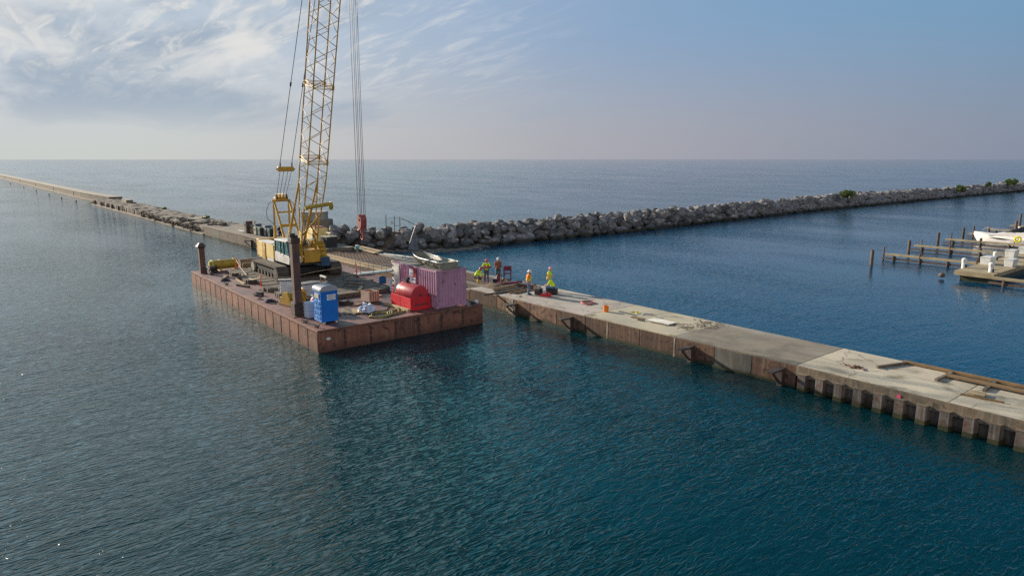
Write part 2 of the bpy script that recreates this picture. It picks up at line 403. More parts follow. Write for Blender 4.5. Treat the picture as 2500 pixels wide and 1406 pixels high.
dk = wm('MULTIPLY', wm('MULTIPLY', m3, .85), wm('MULTIPLY', side, wr(zz, .02, .08)))
dk = wm('MULTIPLY', dk, wr(zz, .2, .32, 1., 0.))
c1 = wmix(dk, air, (.34*K, .42*K, .52*K))
ccol = wmix(wr(zz, .205, .3), (.82*K, .80*K, .755*K), (1.2*K, 2.25*K, 2.9*K))
c2 = wmix(wm('MULTIPLY', cf, .9), c1, ccol)
# added unseen cloud glow behind the camera, fill light for the shaded sides
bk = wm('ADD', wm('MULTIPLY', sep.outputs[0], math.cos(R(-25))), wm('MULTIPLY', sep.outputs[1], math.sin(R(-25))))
back_fill = wm('MULTIPLY', wr(bk, .05, .75), wm('MULTIPLY', wr(zz, .0, .1), wr(cl(.5, 0, 1, 1, 7, .4, 1.), .3, .6)))
c3 = wmix(back_fill, c2, (BACK_FILL*K, BACK_FILL*.96*K, BACK_FILL*.93*K))
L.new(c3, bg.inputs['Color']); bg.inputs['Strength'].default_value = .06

SC.view_settings.view_transform = 'Standard'; SC.view_settings.look = 'None'
SC.view_settings.exposure = EXPO; SC.view_settings.gamma = 1.0
SC.cycles.use_denoising = False
SC.cycles.max_bounces = 6
SC.cycles.sample_clamp_direct = 1.8; SC.cycles.sample_clamp_indirect = 4.0

# ------------------------------------------------------------------ water
def water_material():
    m = bpy.data.materials.new('lake_water'); m.use_nodes = True
    nt = m.node_tree; N = nt.nodes; L = nt.links
    bs = N['Principled BSDF']
    bs.inputs['Roughness'].default_value = .075; bs.inputs['IOR'].default_value = 1.333
    bs.inputs['Specular IOR Level'].default_value = .5
    bs.subsurface_method = 'BURLEY'; bs.inputs['Subsurface Weight'].default_value = 1.; bs.inputs['Subsurface Scale'].default_value = 1.1; bs.inputs['Subsurface Radius'].default_value = (1, 1, 1)
    tc = N.new('ShaderNodeTexCoord')
    def noi(rot, sx, sy, sc, det=3., dist=0., rough=.5, off=0.):
        mp = N.new('ShaderNodeMapping'); mp.vector_type = 'POINT'
        mp.inputs['Rotation'].default_value = (0, 0, R(rot)); mp.inputs['Scale'].default_value = (sx, sy, 1); mp.inputs['Location'].default_value = (off, off, 0)
        L.new(tc.outputs['Object'], mp.inputs[0])
        n = N.new('ShaderNodeTexNoise'); n.noise_dimensions = '2D'; n.inputs['Scale'].default_value = sc; n.inputs['Detail'].default_value = det
        n.inputs['Distortion'].default_value = dist; n.inputs['Roughness'].default_value = rough
        L.new(mp.outputs[0], n.inputs['Vector']); return n.outputs['Fac']
    def ma(op, a, b=None):
        n = N.new('ShaderNodeMath'); n.operation = op
        for i, x in enumerate((a, b)):
            if x is None: continue
            if isinstance(x, (int, float)): n.inputs[i].default_value = x
            else: L.new(x, n.inputs[i])
        return n.outputs[0]
    def mr(x, a, b, c=0., d=1.):
        n = N.new('ShaderNodeMapRange')
        for i, y in enumerate((a, b, c, d)): n.inputs[i+1].default_value = y
        L.new(x, n.inputs[0]); return n.outputs[0]
    # wavelets run along X: crests lie along Y
    a = noi(6, 5.4, 1.6, 1., .9, .5, .4)
    b = noi(-17, 7.4, 2.5, 1., .8, .4, .4, 7.)
    c = noi(24, 2.5, .9, 1., 1., .3, .5, 3.)
    d = noi(48, 11., 7., 1., 2., 0, .5, 13.)
    ridge = ma('SUBTRACT', 1., ma('MULTIPLY', ma('ABSOLUTE', ma('SUBTRACT', a, .5)), 2.))
    h = ma('ADD', ma('MULTIPLY', a, .30), ma('MULTIPLY', ma('POWER', ridge, 4.), .24))
    h = ma('ADD', h, ma('MULTIPLY', b, .24))
    h = ma('ADD', h, ma('MULTIPLY', c, .36))
    h = ma('ADD', h, ma('MULTIPLY', noi(14, .7, .28, 1., 2., .3, .5, 5.), 1.1))
    h = ma('ADD', h, ma('MULTIPLY', d, .022))
    gust = ma('MULTIPLY', mr(noi(20, .03, .09, 1., 4.), .32, .68, .42, 1.3), mr(noi(-30, .006, .02, 1., 3.), .35, .65, .7, 1.15))
    sp = N.new('ShaderNodeSeparateXYZ'); L.new(tc.outputs['Object'], sp.inputs[0])
    open_lake = ma('MULTIPLY', mr(sp.outputs[1], 34, 60), mr(sp.outputs[0], -78, -120))      # rougher outside the breakwater
    basin_ = ma('MULTIPLY', mr(sp.outputs[1], 33, 42), mr(sp.outputs[0], -78, -70))
    far_roll = noi(12, .22, .09, 1., 3., .3)
    h = ma('ADD', h, ma('MULTIPLY', ma('MULTIPLY', far_roll, 2.2), open_lake))
    gust = ma('MULTIPLY', gust, ma('ADD', 1., ma('MULTIPLY', open_lake, .5)))
    gust = ma('MULTIPLY', gust, ma('SUBTRACT', 1., ma('MULTIPLY', basin_, .45)))
    bp = N.new('ShaderNodeBump'); bp.inputs['Strength'].default_value = 1.
    L.new(ma('MULTIPLY', gust, WAVE), bp.inputs['Distance']); L.new(h, bp.inputs['Height'])
    L.new(bp.outputs[0], bs.inputs['Normal'])
    def mixc(f, A, B):
        n = N.new('ShaderNodeMix'); n.data_type = 'RGBA'; L.new(f, n.inputs[0])
        for k, X in ((6, A), (7, B)):
            if isinstance(X, tuple): n.inputs[k].default_value = (*X, 1)
            else: L.new(X, n.inputs[k])
        return n.outputs[2]
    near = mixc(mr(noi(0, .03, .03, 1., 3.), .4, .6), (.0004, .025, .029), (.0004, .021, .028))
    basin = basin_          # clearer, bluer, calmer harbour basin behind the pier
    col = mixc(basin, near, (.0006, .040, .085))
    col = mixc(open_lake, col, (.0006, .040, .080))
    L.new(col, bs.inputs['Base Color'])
    return m
WAVE = .085
M['water'] = water_material()
def sheet(name, x0, x1, y0, y1, z, m, nx=1, ny=1):
    vs = [(x0+(x1-x0)*i/nx, y0+(y1-y0)*j/ny, z) for j in range(ny+1) for i in range(nx+1)]
    fs = [(j*(nx+1)+i, j*(nx+1)+i+1, (j+1)*(nx+1)+i+1, (j+1)*(nx+1)+i) for j in range(ny) for i in range(nx)]
    me = bpy.data.meshes.new(name); me.from_pydata(vs, [], fs); me.materials.append(m)
    o = bpy.data.objects.new(name, me); COL.objects.link(o); return o
tag(sheet('water', -12000, 12000, -12000, 12000, 0, M['water'], 8, 8), kind='structure')

# ------------------------------------------------------------------ pier line
FR = [(-720, 14.2), (-501, 20.1), (-247, 26.9), (-206, 25.6), (-189, 26.2), (-148.5, 27.3), (-109.4, 28.2), (-89, 28.8), (-62, 29.5), (-43.5, 30.7), (-16.5, 31.6), (24, 31.55)]
BK = [(-206, 31.2), (-148.5, 32.6), (-109.4, 33.8), (-89, 34.6), (-62, 35.1), (-43.5, 36.0), (-16.5, 36.4), (24, 36.45)]
def on(line, x):
    for (a, b), (c, d) in zip(line, line[1:]):
        if a <= x <= c: return b + (d-b)*(x-a)/(c-a)
    return line[0][1] if x < line[0][0] else line[-1][1]
def fy(x): return on(FR, x)
def by(x): return on(BK, x)
PZ = 1.2
# --- the concrete pier with its steel facing
PIER = thing('pier', 'long concrete pier faced with rusty steel panels and grey sheet piles', 'pier', (-30, 33, 0))
po = PIER.location
def strip(x0, x1, z0, z1, name, m, df=0., db=0., bevel=0., y0=None, y1=None, parent=PIER):
    xs = [x0] + [x for x, _ in FR if x0 < x < x1] + [x1]
    f = [(x, (fy(x) if y0 is None else y0) + df) for x in xs]; b = [(x, (by(x) if y1 is None else y1) - db) for x in xs]
    return MB(parent.location).prism(f + b[::-1], z0, z1).build(name, m, parent, bevel=bevel)
strip(-43.4, 24, -2.5, .72, 'core_wall', M['curb'], .12, .1)
for x0, x1, m in ((-43.5, -31.05, 'concrete_smooth'), (-31.0, -23.9, 'concrete_tan'), (-23.87, -16.53, 'concrete_dark'), (-16.5, -9.75, 'concrete'), (-9.72, 2, 'concrete'), (2.03, 24, 'concrete')):
    strip(x0, x1, .72, PZ, 'deck_slab', M[m], 0, 0, .015)
seams = [-43.5, -40.1, -36.3, -33.6, -30.9, -29.0, -26.4, -23.85, -21.2, -18.95, -16.5]
def facing(x0, x1, m, z0=-1.6, z1=1.12, parent=PIER, name='steel_panel'):
    g = .025
    a, b = x0+g, x1-g
    p = [(a, fy(a)-.05), (b, fy(b)-.05), (b, fy(b)+.1), (a, fy(a)+.1)]
    return MB(parent.location).prism(p, z0, z1).build(name, m, parent, bevel=.006)
for i, (a, b) in enumerate(zip(seams, seams[1:])):
    o = facing(a, b, M['panel_grey'] if i in (8,) else M['panel'])
    if i == 8: o['label'] = 'weathered grey steel panel between the rusty ones'
for x in (-38.6, -29.0, -23.85):     # white lime that ran down at the seams
    w = .1 if x != -38.6 else .9
    MB(po).bx(x-w/2, x+w/2, fy(x)-.062, fy(x)-.04, -.05, 1.14).build('lime_stain', M['lime'], PIER)
# wet foot of the facing
strip(-43.5, -16.5, -1., .12, 'algae_band', M['alga'], -.058, 0, 0, None, None)
for o in [o for o in PIER.children if o.name.startswith('algae_band')]:
    pass
# sheet pile stretch
px = .905
x = -16.45; k = 0
while x < 23:
    y = 31.62
    w = px
    pts = [(x, y+.02), (x+.10*w, y+.02), (x+.2*w, y-.36), (x+.62*w, y-.36), (x+.74*w, y+.02), (x+w, y+.02), (x+w, y+.2), (x, y+.2)]
    MB(po).prism(pts, -2, .84).build('sheet_pile', M['sheet'], PIER)
    if k < 16:
        MB(po).prism([(x+.19*w, y-.375), (x+.63*w, y-.375), (x+.76*w, y+.0), (x+.09*w, y+.0)], .835, .865).build('pile_cap', M['curb'], PIER)
        MB(po).prism([(x+.195*w, y-.372), (x+.625*w, y-.372), (x+.745*w, y+.0), (x+.09*w, y+.0)], -.6, .2).build('algae_band', M['alga'], PIER)
    x += px; k += 1
MB(po).bx(-16.5, 24, 31.47, 31.66, .66, PZ-.02).build('edge_beam', M['curb'], PIER, bevel=.01)
MB(po).bx(-11.72, -11.58, 31.44, 31.468, .55, 1.0).build('pink_ribbon', mat('pink_ribbon', (.75, .06, .2)), PIER)
# fender brackets on the face
def bracket(x, parent, z=.92):
    o = parent.location; y = fy(x) - .05
    b = MB(o).bx(x-.13, x+.13, y-.3, y, -1.6, z)
    b.bx(x-.16, x+.16, y-1.15, y-.25, z-.1, z)
    b.bar((x, y-1.0, z-.1), (x, y-.25, .12), .1, .1)
    b.build('fender_bracket', M['dark_steel'], parent, bevel=.01)
for x in (-37.7, -32.1, -22.6, -17.2): bracket(x, PIER)

# --- the stretch beyond the barge: steel faced, under repair
PIER2 = thing('pier', 'weathered pier stretch behind the barge with an open rebar bay', 'pier', (-80, 31, 0))
strip(-109.4, -72.3, -2.5, .8, 'core_wall', M['curb'], .12, .1, parent=PIER2)
strip(-109.4, -72.3, .8, 1.3, 'deck_slab', M['oldtop'], 0, 0, .02, parent=PIER2)
xs = [-109.4, -106, -102.5, -98.7, -95.2, -91.5, -88.2, -84.6, -81, -77.4, -73.8]
for i, (a, b) in enumerate(zip(xs, xs[1:])):
    o = facing(a, b, M['oldwall'] if i != 1 else M['panel_grey'], z1=1.2, parent=PIER2, name='facing_panel')
strip(-109.4, -72.4, 1.2, 1.36, 'edge_kerb', M['farwall'], -.09, 0, .01, None, None, PIER2)
for o in [c for c in PIER2.children if c.name.startswith('edge_kerb')]:
    COL.objects.unlink(o); bpy.data.objects.remove(o)
pp = [(x, fy(x)-.09) for x in (-109.4, -89, -72.4)] + [(x, fy(x)+.14) for x in (-72.4, -89, -109.4)]
MB(PIER2.location).prism(pp, 1.2, 1.36).build('edge_kerb', M['farwall'], PIER2)
bracket(-89.2, PIER2, 1.0)
# open bay
strip(-72.3, -43.5, -2.5, .55, 'bay_floor', M['concrete_dark'], .1, .1, parent=PIER2)
pp = [(x, fy(x)-.06) for x in (-72.3, -62, -43.5)] + [(x, fy(x)+.12) for x in (-43.5, -62, -72.3)]
MB(PIER2.location).prism(pp, -1.5, 1.0).build('formwork_wall', M['panel'], PIER2)
pp = [(x, fy(x)-.1) for x in (-72.3, -62, -52)] + [(x, fy(x)+.1) for x in (-52, -62, -72.3)]
MB(PIER2.location).prism(pp, 1.0, 1.12).build('form_board', M['wood'], PIER2)
pp = [(x, fy(x)+1.25) for x in (-72.3, -62, -55)] + [(x, fy(x)+1.45) for x in (-55, -62, -72.3)]
MB(PIER2.location).prism(pp, .55, 1.06).build('form_board', M['wood'], PIER2)
pp = [(x, by(x)-.2) for x in (-69, -62, -45)] + [(x, by(x)+.02) for x in (-45, -62, -69)]
MB(PIER2.location).prism(pp, -1, 1.15).build('back_wall', M['concrete_grey'], PIER2)
MB(PIER2.location).bx(-55.2, -47.0, 31.2, 33.4, .55, .72).build('walk_slab', M['concrete_grey'], PIER2)
rb = MB(PIER2.location)
for i in range(34):
    x = -71.5 + i*.82
    rb.bar((x, fy(x)+1.6 if x < -55 else fy(x)+2.9, 1.0), (x, by(x)-.3, 1.0), .05, .05)
for j in range(11):
    f = j/10
    pts = [(x, (fy(x)+1.6)*(1-f) + (by(x)-.4)*f, 1.04) for x in (-71.5, -62, -55.4)]
    for a, b in zip(pts, pts[1:]): rb.bar(a, b, .05, .05)
for j in range(7):
    f = j/6
    a = (-55.4, 33.5+2*f, 1.04); b = (-44, 33.6+2.2*f, 1.04); rb.bar(a, b, .05, .05)
rb.build('rebar_mat', M['rebar'], PIER2)
strip(-71.8, -43.6, .55, .9, 'gravel_fill', M['rubble'], 2.2, .35, parent=PIER2)

# --- old crumbling pier
OLD = thing('old_pier', 'low crumbling pier with a broken dark edge and grass tufts', 'pier', (-150, 30, 0))
def rough_strip(xa, xb, n, m, zf, name, parent, jit, rows=9, edge=.35):
    vs = []; fs = []
    for i in range(n+1):
        x = xa + (xb-xa)*i/n
        f = fy(x); b = by(x)
        f += mnoise.noise((x*.35, 3, 0))*edge + .25
        prof = []
        for j in range(rows):
            t = j/(rows-1)
            y = f + (b-f)*t
            z = zf(x, t) + (mnoise.noise((x*.5, y*.8, 1.))*jit + mnoise.noise((x*1.7, y*1.9, 5.))*jit*.55)
            prof.append((x, y, z))
        vs += [(x, f-.12 + mnoise.noise((x*1.3, 0, 9))*.2, -1.5), (x, f-.05 + mnoise.noise((x*1.9, 4, 9))*.25, .45)] + prof + [(x, b, -1.5)]
    r = rows+3
    for i in range(n):
        for j in range(r-1):
            fs.append((i*r+j, (i+1)*r+j, (i+1)*r+j+1, i*r+j+1))
    fs.append(tuple(range(r-1, -1, -1))); fs.append(tuple(n*r+j for j in range(r)))
    mb = MB(parent.location); mb.add(vs, fs)
    return mb.build(name, m, parent)
def zf(x, t):
    h = 1.25
    if -150 < x < -116: h -= .5*max(0, .45-t)/.45*(1+.5*math.sin(x*.9))
    return h
rough_strip(-202, -109.5, 190, M['oldtop'], zf, 'broken_deck', OLD, .26)
for i, x in enumerate((-198, -190, -178, -171, -150)):
    MB(OLD.location).bx(x-.16, x+.16, fy(x)-.15, fy(x)+.2, -1.5, 1.15).build('timber_pile', M['pilewood'], OLD)
vs = MB(OLD.location)
vs.add([(-206.5, 25.4, .0), (-200.5, 25.9, .7), (-201, 28.5, .9), (-205.5, 27.5, .0), (-202, 26, -1), (-201, 28, -1)], [(0, 1, 2, 3), (0, 4, 1), (1, 4, 5, 2), (2, 5, 3), (3, 5, 4, 0)])
vs.build('sunken_slab', M['alga'], OLD)
MB(OLD.location).bx(-184.5, -178.5, 29.6, 31, 1.1, 1.95).build('raised_block', M['concrete_dark'], OLD)
# waterline lip, bright with lapping foam
pp = [(x, fy(x)-.32) for x in (-201, -189, -148.5, -109.4)] + [(x, fy(x)+.2) for x in (-109.4, -148.5, -189, -201)]
MB(OLD.location).prism(pp, -.4, .16).build('footing_ledge', M['farwall'], OLD)
rng = random.Random(3)
def chunk(c, s, seed, flat=.6):
    bm = bmesh.new(); bmesh.ops.create_icosphere(bm, subdivisions=2, radius=1)
    r = random.Random(seed)
    pl = [(Vector((r.uniform(-1, 1), r.uniform(-1, 1), r.uniform(-1, 1))).normalized(), r.uniform(.55, .9)) for _ in range(11)]
    for v in bm.verts:
        d = v.co.normalized(); k = 1.0
        for nrm, dd in pl:
            q = d.dot(nrm)
            if q > .05: k = min(k, dd/q)
        k *= 1 + .07*mnoise.noise(d*2.3 + Vector((seed, 0, 0)))
        v.co = d*k
        v.co.z *= flat
    vs = [Vector(c) + v.co*s for v in bm.verts]; fs = [tuple(v.index for v in f.verts) for f in bm.faces]
    bm.free(); return vs, fs
# blocks fallen along the broken edge: too many and too small to count
ed = MB((-130, 27.8, 0))
for i in range(150):
    x = -151 + 40*rng.random()
    vv, ff = chunk((x, fy(x)+rng.uniform(-.25, .7), rng.uniform(.15, .95)), rng.uniform(.2, .45), i)
    ed.add(vv, ff)
for i in range(60):
    x = -128 + 18*rng.random(); y = fy(x)+rng.uniform(.8, 3.5)
    vv, ff = chunk((x, y, 1.3), rng.uniform(.2, .5), i+400)
    ed.add(vv, ff)
tag(ed.build('broken_rubble', M['oldwall']), 'dark broken rubble along the collapsed edge of the old pier', 'rubble', kind='stuff')
for i, (x, y, w, rz) in enumerate(((-119.5, 29.2, 3.2, .3), (-117.2, 29.8, 3., .15), (-122, 30.6, 3., -.3), (-115.5, 29.1, 2.6, .5))):
    o = MB((x, y, 1.3)).box((x, y, 1.62-.06*i), (w, 1.3, .22), rz=rz).build('concrete_slab', M['concrete_dark'])
    tag(o, ['broken concrete slab lying lowest at the collapsed corner of the old pier', 'broken concrete slab overlapping its neighbours on the old pier edge', 'broken concrete slab lying farthest from the camera on the old pier', 'small broken concrete slab nearest the steel facing panels'][i], 'concrete slab', 'broken slabs on the old pier')
for i, x in enumerate((-126, -153)):
    o = MB((x, 31.5, 1.2))
    for k in range(3): 
        vv, ff = chunk((x+k*.8, by(x)-.6, 1.5), .5, 900+i*5+k, .5); o.add(vv, ff)
    tag(o.build('grass_tuft', M['leaf2']), ['green weed tuft on the old pier near the broken slabs', 'green weed tuft on the old pier beside the raised block'][i], 'weeds', 'weeds on the old pier')

# --- far concrete breakwater wall
FW = thing('breakwater_wall', 'low tan concrete breakwater wall running to the far left horizon', 'breakwater', (-350, 24, 0))
def fwy(x): return 20.1 + (x+501)*.0268 + (1.2 if x > -230 else 0)*((x+230)/30 if x > -230 else 0)
sec = [-720, -600, -480, -400, -340, -290, -247, -200]
for a, b in zip(sec, sec[1:]):
    a1 = a+.12; n = 4
    xs = [a1 + (b-.12-a1)*i/n for i in range(n+1)]
    for z0, z1, y0, y1, nm, mm in ((-2, .3, -.45, 3.6, 'footing', 'farwall'), (.3, 1.6, 0, 3.0, 'wall_section', 'oldwall'), (1.6, 1.75, -.06, 3.05, 'coping', 'concrete_dark')):
        MB(FW.location).prism([(x, fwy(x)+y0) for x in xs] + [(x, fwy(x)+y1) for x in xs[::-1]], z0, z1).build(nm, M[mm], FW)
for x in sec[1:-1]:
    MB(FW.location).bx(x-.45, x+.45, fwy(x)-.1, fwy(x)+2.9, -.2, 1.55).build('joint_pilaster', M['farwall'], FW)
for i, x in enumerate((-215, -236, -262, -295, -335, -390, -460)):
    MB(FW.location).tube((x, fwy(x)-4.5, -1), (x, fwy(x)-4.5, .4), .15, 6).build('old_pile', M['pilewood'], FW)

# ------------------------------------------------------------------ rubble breakwater
def toe(y): return on([(36, -80), (40, -77.2), (45, -73.2), (50, -72.2), (78, -71.7), (150, -76.4), (290, -75.2), (360, -75)], y) if False else None
TOE = [(36, -81), (39, -77.5), (44, -73.6), (50, -72.3), (78, -71.8), (150, -76.2), (290, -76.5), (380, -77)]
def toe(y): return on(TOE, y)
ys = [36.5, 44, 50, 78, 110, 150, 220, 290, 380]
vs = []; fs = []
for y in ys:
    t = toe(y); vs += [(t-.6, y, -2), (t-1.2, y, .2), (t-3.6, y, 2.0), (t-5.2, y, 2.0), (t-9, y, -2)]
for i in range(len(ys)-1):
    for j in range(4): fs.append((i*5+j, i*5+j+1, (i+1)*5+j+1, (i+1)*5+j))
me = bpy.data.meshes.new('rubble_mound'); me.from_pydata(vs, [], fs); me.materials.append(M['rubble'])
o = bpy.data.objects.new('rubble_mound', me); COL.objects.link(o); tag(o, kind='structure')
rocks = []
for k in range(14):
    vv, ff = chunk((0, 0, 0), 1., 50+k, .82)
    b = MB(); b.add(vv, ff); rocks.append(b)
rockmesh = []
rng = random.Random(11)
row = [(-.15, .15), (-1.0, .85), (-1.9, 1.55), (-2.8, 2.1), (-4.0, 2.25)]
spots = []
y = 37.
while y < 380:
    st = 1.5 if y < 132 else 1.9
    for q, (dx, z) in enumerate(row):
        yy = y + rng.uniform(-.5, .5) + (st/2 if q % 2 else 0)
        s = rng.uniform(.6, 1.15) * (1.08 if q < 4 else .85)
        if rng.random() < .15: s *= 1.3
        spots.append((toe(yy)+dx+rng.uniform(-.3, .3), yy, z+rng.uniform(-.2, .2), s, q))
    y += st
near = [s for s in spots if s[1] < 132][:300]
far = [s for s in spots if s not in near]
for i, (x, y, z, s, q) in enumerate(near):
    k = rng.randrange(14)
    if i < 14:
        o = rocks[i].build('boulder', M['rock']); rockmesh.append(o.data)
    else:
        o = bpy.data.objects.new('boulder', rockmesh[k]); COL.objects.link(o)
    o.location = (x, y, z); o.scale = (s*rng.uniform(.85, 1.15), s*rng.uniform(.9, 1.25), s*rng.uniform(.75, 1.0))
    o.rotation_euler = (rng.uniform(-.5, .5), rng.uniform(-.5, .5), rng.uniform(0, 6.28))
    tag(o, 'grey angular boulder piled in the near end of the rubble breakwater', 'boulder', 'boulders of the breakwater')
fb = MB((-76, 200, 0))
for i, (x, y, z, s, q) in enumerate(far):
    src = rocks[rng.randrange(14)]
    m = Euler((rng.uniform(-.5, .5), rng.uniform(-.5, .5), rng.uniform(0, 6.28))).to_matrix() @ Matrix.Diagonal((s*1.15, s*1.15, s*.95))
    fb.add([m @ v + Vector((x, y, z)) for v in src.v], src.f)
tag(fb.build('far_boulders', M['rock']), 'far stretch of the rubble breakwater, a long mass of grey boulders', 'boulders', kind='stuff')
# shallow spoil at the foot of the breakwater
vs = []; fs = []; n = 44
for i in range(n+1):
    for j in range(12):
        f = j/11; y = 39.5 + i*.36
        xa = toe(y)-.5; x = xa + f*(5.6*math.sin(PI*min(1, (i+4)/(n+4))) + .6)
        z = .16 - .30*f + mnoise.noise((x*1.1, y*1.1, 2))*.22 + mnoise.noise((x*3, y*3, 2))*.08
        vs.append((x, y, z))
for i in range(n):
    for j in range(11): fs.append((i*12+j, i*12+j+1, (i+1)*12+j+1, (i+1)*12+j))
me = bpy.data.meshes.new('gravel_shoal'); me.from_pydata(vs, [], fs); me.materials.append(M['rubble'])
o = bpy.data.objects.new('gravel_shoal', me); COL.objects.link(o)
tag(o, 'brown gravel shoal breaking the water at the foot of the boulders', 'gravel', kind='stuff')

def bush(loc, rx, rz_, n, seed, label, m1, m2, leafs=.16):
    t = thing('bush', label, 'bush', loc, 0, 'bushes on the breakwater')
    r = random.Random(seed)
    st = MB()
    for k in range(5):
        a = r.uniform(0, 6.28); st.path([(0, 0, -.3), (rx*.25*math.cos(a), rx*.25*math.sin(a), rz_*.4), (rx*.55*math.cos(a), rx*.55*math.sin(a), rz_*.8)], .05, 5, .015)
    st.build('stems', M['bark'], t)
    cl = [(Vector((r.gauss(0, rx*.42), r.gauss(0, rx*.42), rz_*(.3+.55*r.random()))), r.uniform(.28, .5)*rx) for _ in range(13)]
    for nm, m, a, b in (('crown', m1, 0, 9), ('crown', m2, 9, 13)):
        b_ = MB()
        for i in range(int(n*(b-a)/13)):
            c, rad = cl[r.randrange(a, b)]
            d = Vector((r.gauss(0, 1), r.gauss(0, 1), r.gauss(0, .8))).normalized()*rad*r.uniform(.5, 1.05)
            p = c + d
            if p.z < .05: continue
            q = Vector((r.gauss(0, 1), r.gauss(0, 1), r.gauss(0, 1))).normalized(); w = q.orthogonal().normalized(); s = leafs*r.uniform(.6, 1.3)
            b_.v += [p - q*s, p + w*s*.45, p + q*s, p - w*s*.45]; k = len(b_.v)
            b_.f.append((k-4, k-3, k-2, k-1))
        b_.build(nm, m, t)
    return t
bush((-75.3, 161, 2.2), 1.5, 2.1, 2600, 1, 'rounded green bush, the large lone one, on top of the breakwater', M['leaf'], M['leaf2'])
bush((-75.0, 231, 1.4), 1.35, 2.0, 1800, 2, 'yellow green bush spilling down the breakwater towards the water', M['leaf2'], M['leaf'], .22)
bush((-76.5, 259, 2.4), 0.8, 1.5, 900, 3, 'small upright bush on the breakwater between two larger bushes', M['leaf2'], M['leaf'], .22)
bush((-76.5, 283, 2.3), 1.8, 1.9, 1800, 4, 'wide green bush at the far right end of the breakwater', M['leaf'], M['leaf2'], .24)
bush((-74.2, 65, 1.7), .7, .8, 500, 5, 'small weed patch growing low between boulders of the breakwater', M['leaf2'], M['leaf'], .1)
# light base: round concrete drum on a wider drum
t = thing('concrete_drum_base', 'round grey concrete drum on a wider dark drum behind the crane', 'light base', (-88.2, 37.2, 0))
MB().lathe([(2.05, -1.5), (2.05, 3.2), (1.98, 3.28)], 40).build('lower_drum', M['concrete_dark'], t, smooth='auto')
MB().lathe([(1.86, 3.28), (1.86, 4.3), (1.8, 4.36)], 40, (-.35, -.3, 0)).build('upper_drum', M['concrete_grey'], t, smooth='auto')

# ------------------------------------------------------------------ barge
BX0, BX1, BY0, BY1, BZ = -65.3, -37.4, 15.4, 27.5, 1.35
B = thing('barge', 'flat rust brown deck barge carrying the yellow crawler crane', 'barge', (-51.3, 21.4, 0))
bo = B.location
MB(bo).bx(BX0+.07, BX1-.07, BY0+.07, BY1-.07, -1.2, 1.22).build('hull_frame', M['black'], B)
n = 19; w = (BX1-BX0)/n
for i in range(n):
    a = BX0 + i*w; g = .075
    m = M['hull']
    MB(bo).bx(a+g, a+w-g, BY0, BY0+.06, -1.1, 1.16).build('side_plate', m, B)
    MB(bo).bx(a+.01, a+w-.01, BY1-.06, BY1, -1.1, 1.2).build('side_plate', m, B) if i % 4 == 0 else None
MB(bo).bx(BX0, BX1, BY0+.002, BY0+.065, -.06, .035).build('waterline_glint', M['lime'], B)  # pale strip: bright waterline reflection painted onto the hull
n = 7; w = (BY1-BY0)/n
for i in range(n):
    a = BY0 + i*w; g = .02
    MB(bo).bx(BX1-.06, BX1, a+g, a+w-g, -1.1, 1.2).build('end_plate', M['hull'], B)
    if i:
        k = MB(bo)
        for z in (1.05, .72, .4, .1): k.bx(BX1-.01, BX1+.035, a-.07, a+.07, z-.1, z+.1)
        k.build('weld_pad', M['dark_steel'], B)
MB(bo).bx(BX0, BX0+.06, BY0, BY1, -1.1, 1.2).build('end_plate', M['hull'], B)
# deck plating in separate sheets, edge angle round it
nx, ny = 6, 3
for i in range(nx):
    for j in range(ny):
        xa = BX0+.1 + (BX1-BX0-.2)*i/nx; xb = BX0+.1 + (BX1-BX0-.2)*(i+1)/nx
        ya = BY0+.1 + (BY1-BY0-.2)*j/ny; yb = BY0+.1 + (BY1-BY0-.2)*(j+1)/ny
        MB(bo).bx(xa+.006, xb-.006, ya+.006, yb-.006, 1.22, BZ).build('deck_plate', M['deck'], B)
for a in ((BX0, BX1, BY0, BY0+.095), (BX0, BX1, BY1-.095, BY1), (BX0, BX0+.095, BY0+.1, BY1-.1), (BX1-.095, BX1, BY0+.1, BY1-.1)):
    MB(bo).bx(*a, 1.205, BZ+.012).build('deck_edge', M['hull'], B, bevel=.012)
def cleat(x, y, rz):
    b = MB(bo); b.box((x, y, BZ+.06), (.3, .12, .1), rz=rz); b.box((x, y, BZ+.16), (.62, .1, .08), rz=rz)
    b.build('cleat', M['dark_steel'], B, bevel=.01)
for x, y in ((-38.3, 15.75), (-39.9, 15.68), (-50.2, 16.1), (-56.2, 15.8), (-62.1, 16.3), (-37.8, 26.9)): cleat(x, y, .2)
MB(bo).bx(BX1-.005, BX1+.012, 15.95, 16.2, .72, .86).build('draft_mark', M['white'], B)
MB(bo).bx(-39.6, -38.9, BY0-.012, BY0+.01, .75, 1.0).build('worn_patch', M['rust'], B)
MB(bo).ball((-37.75, 27.2, BZ+.16), .16, 10).build('white_light', M['white'], B, smooth=True)
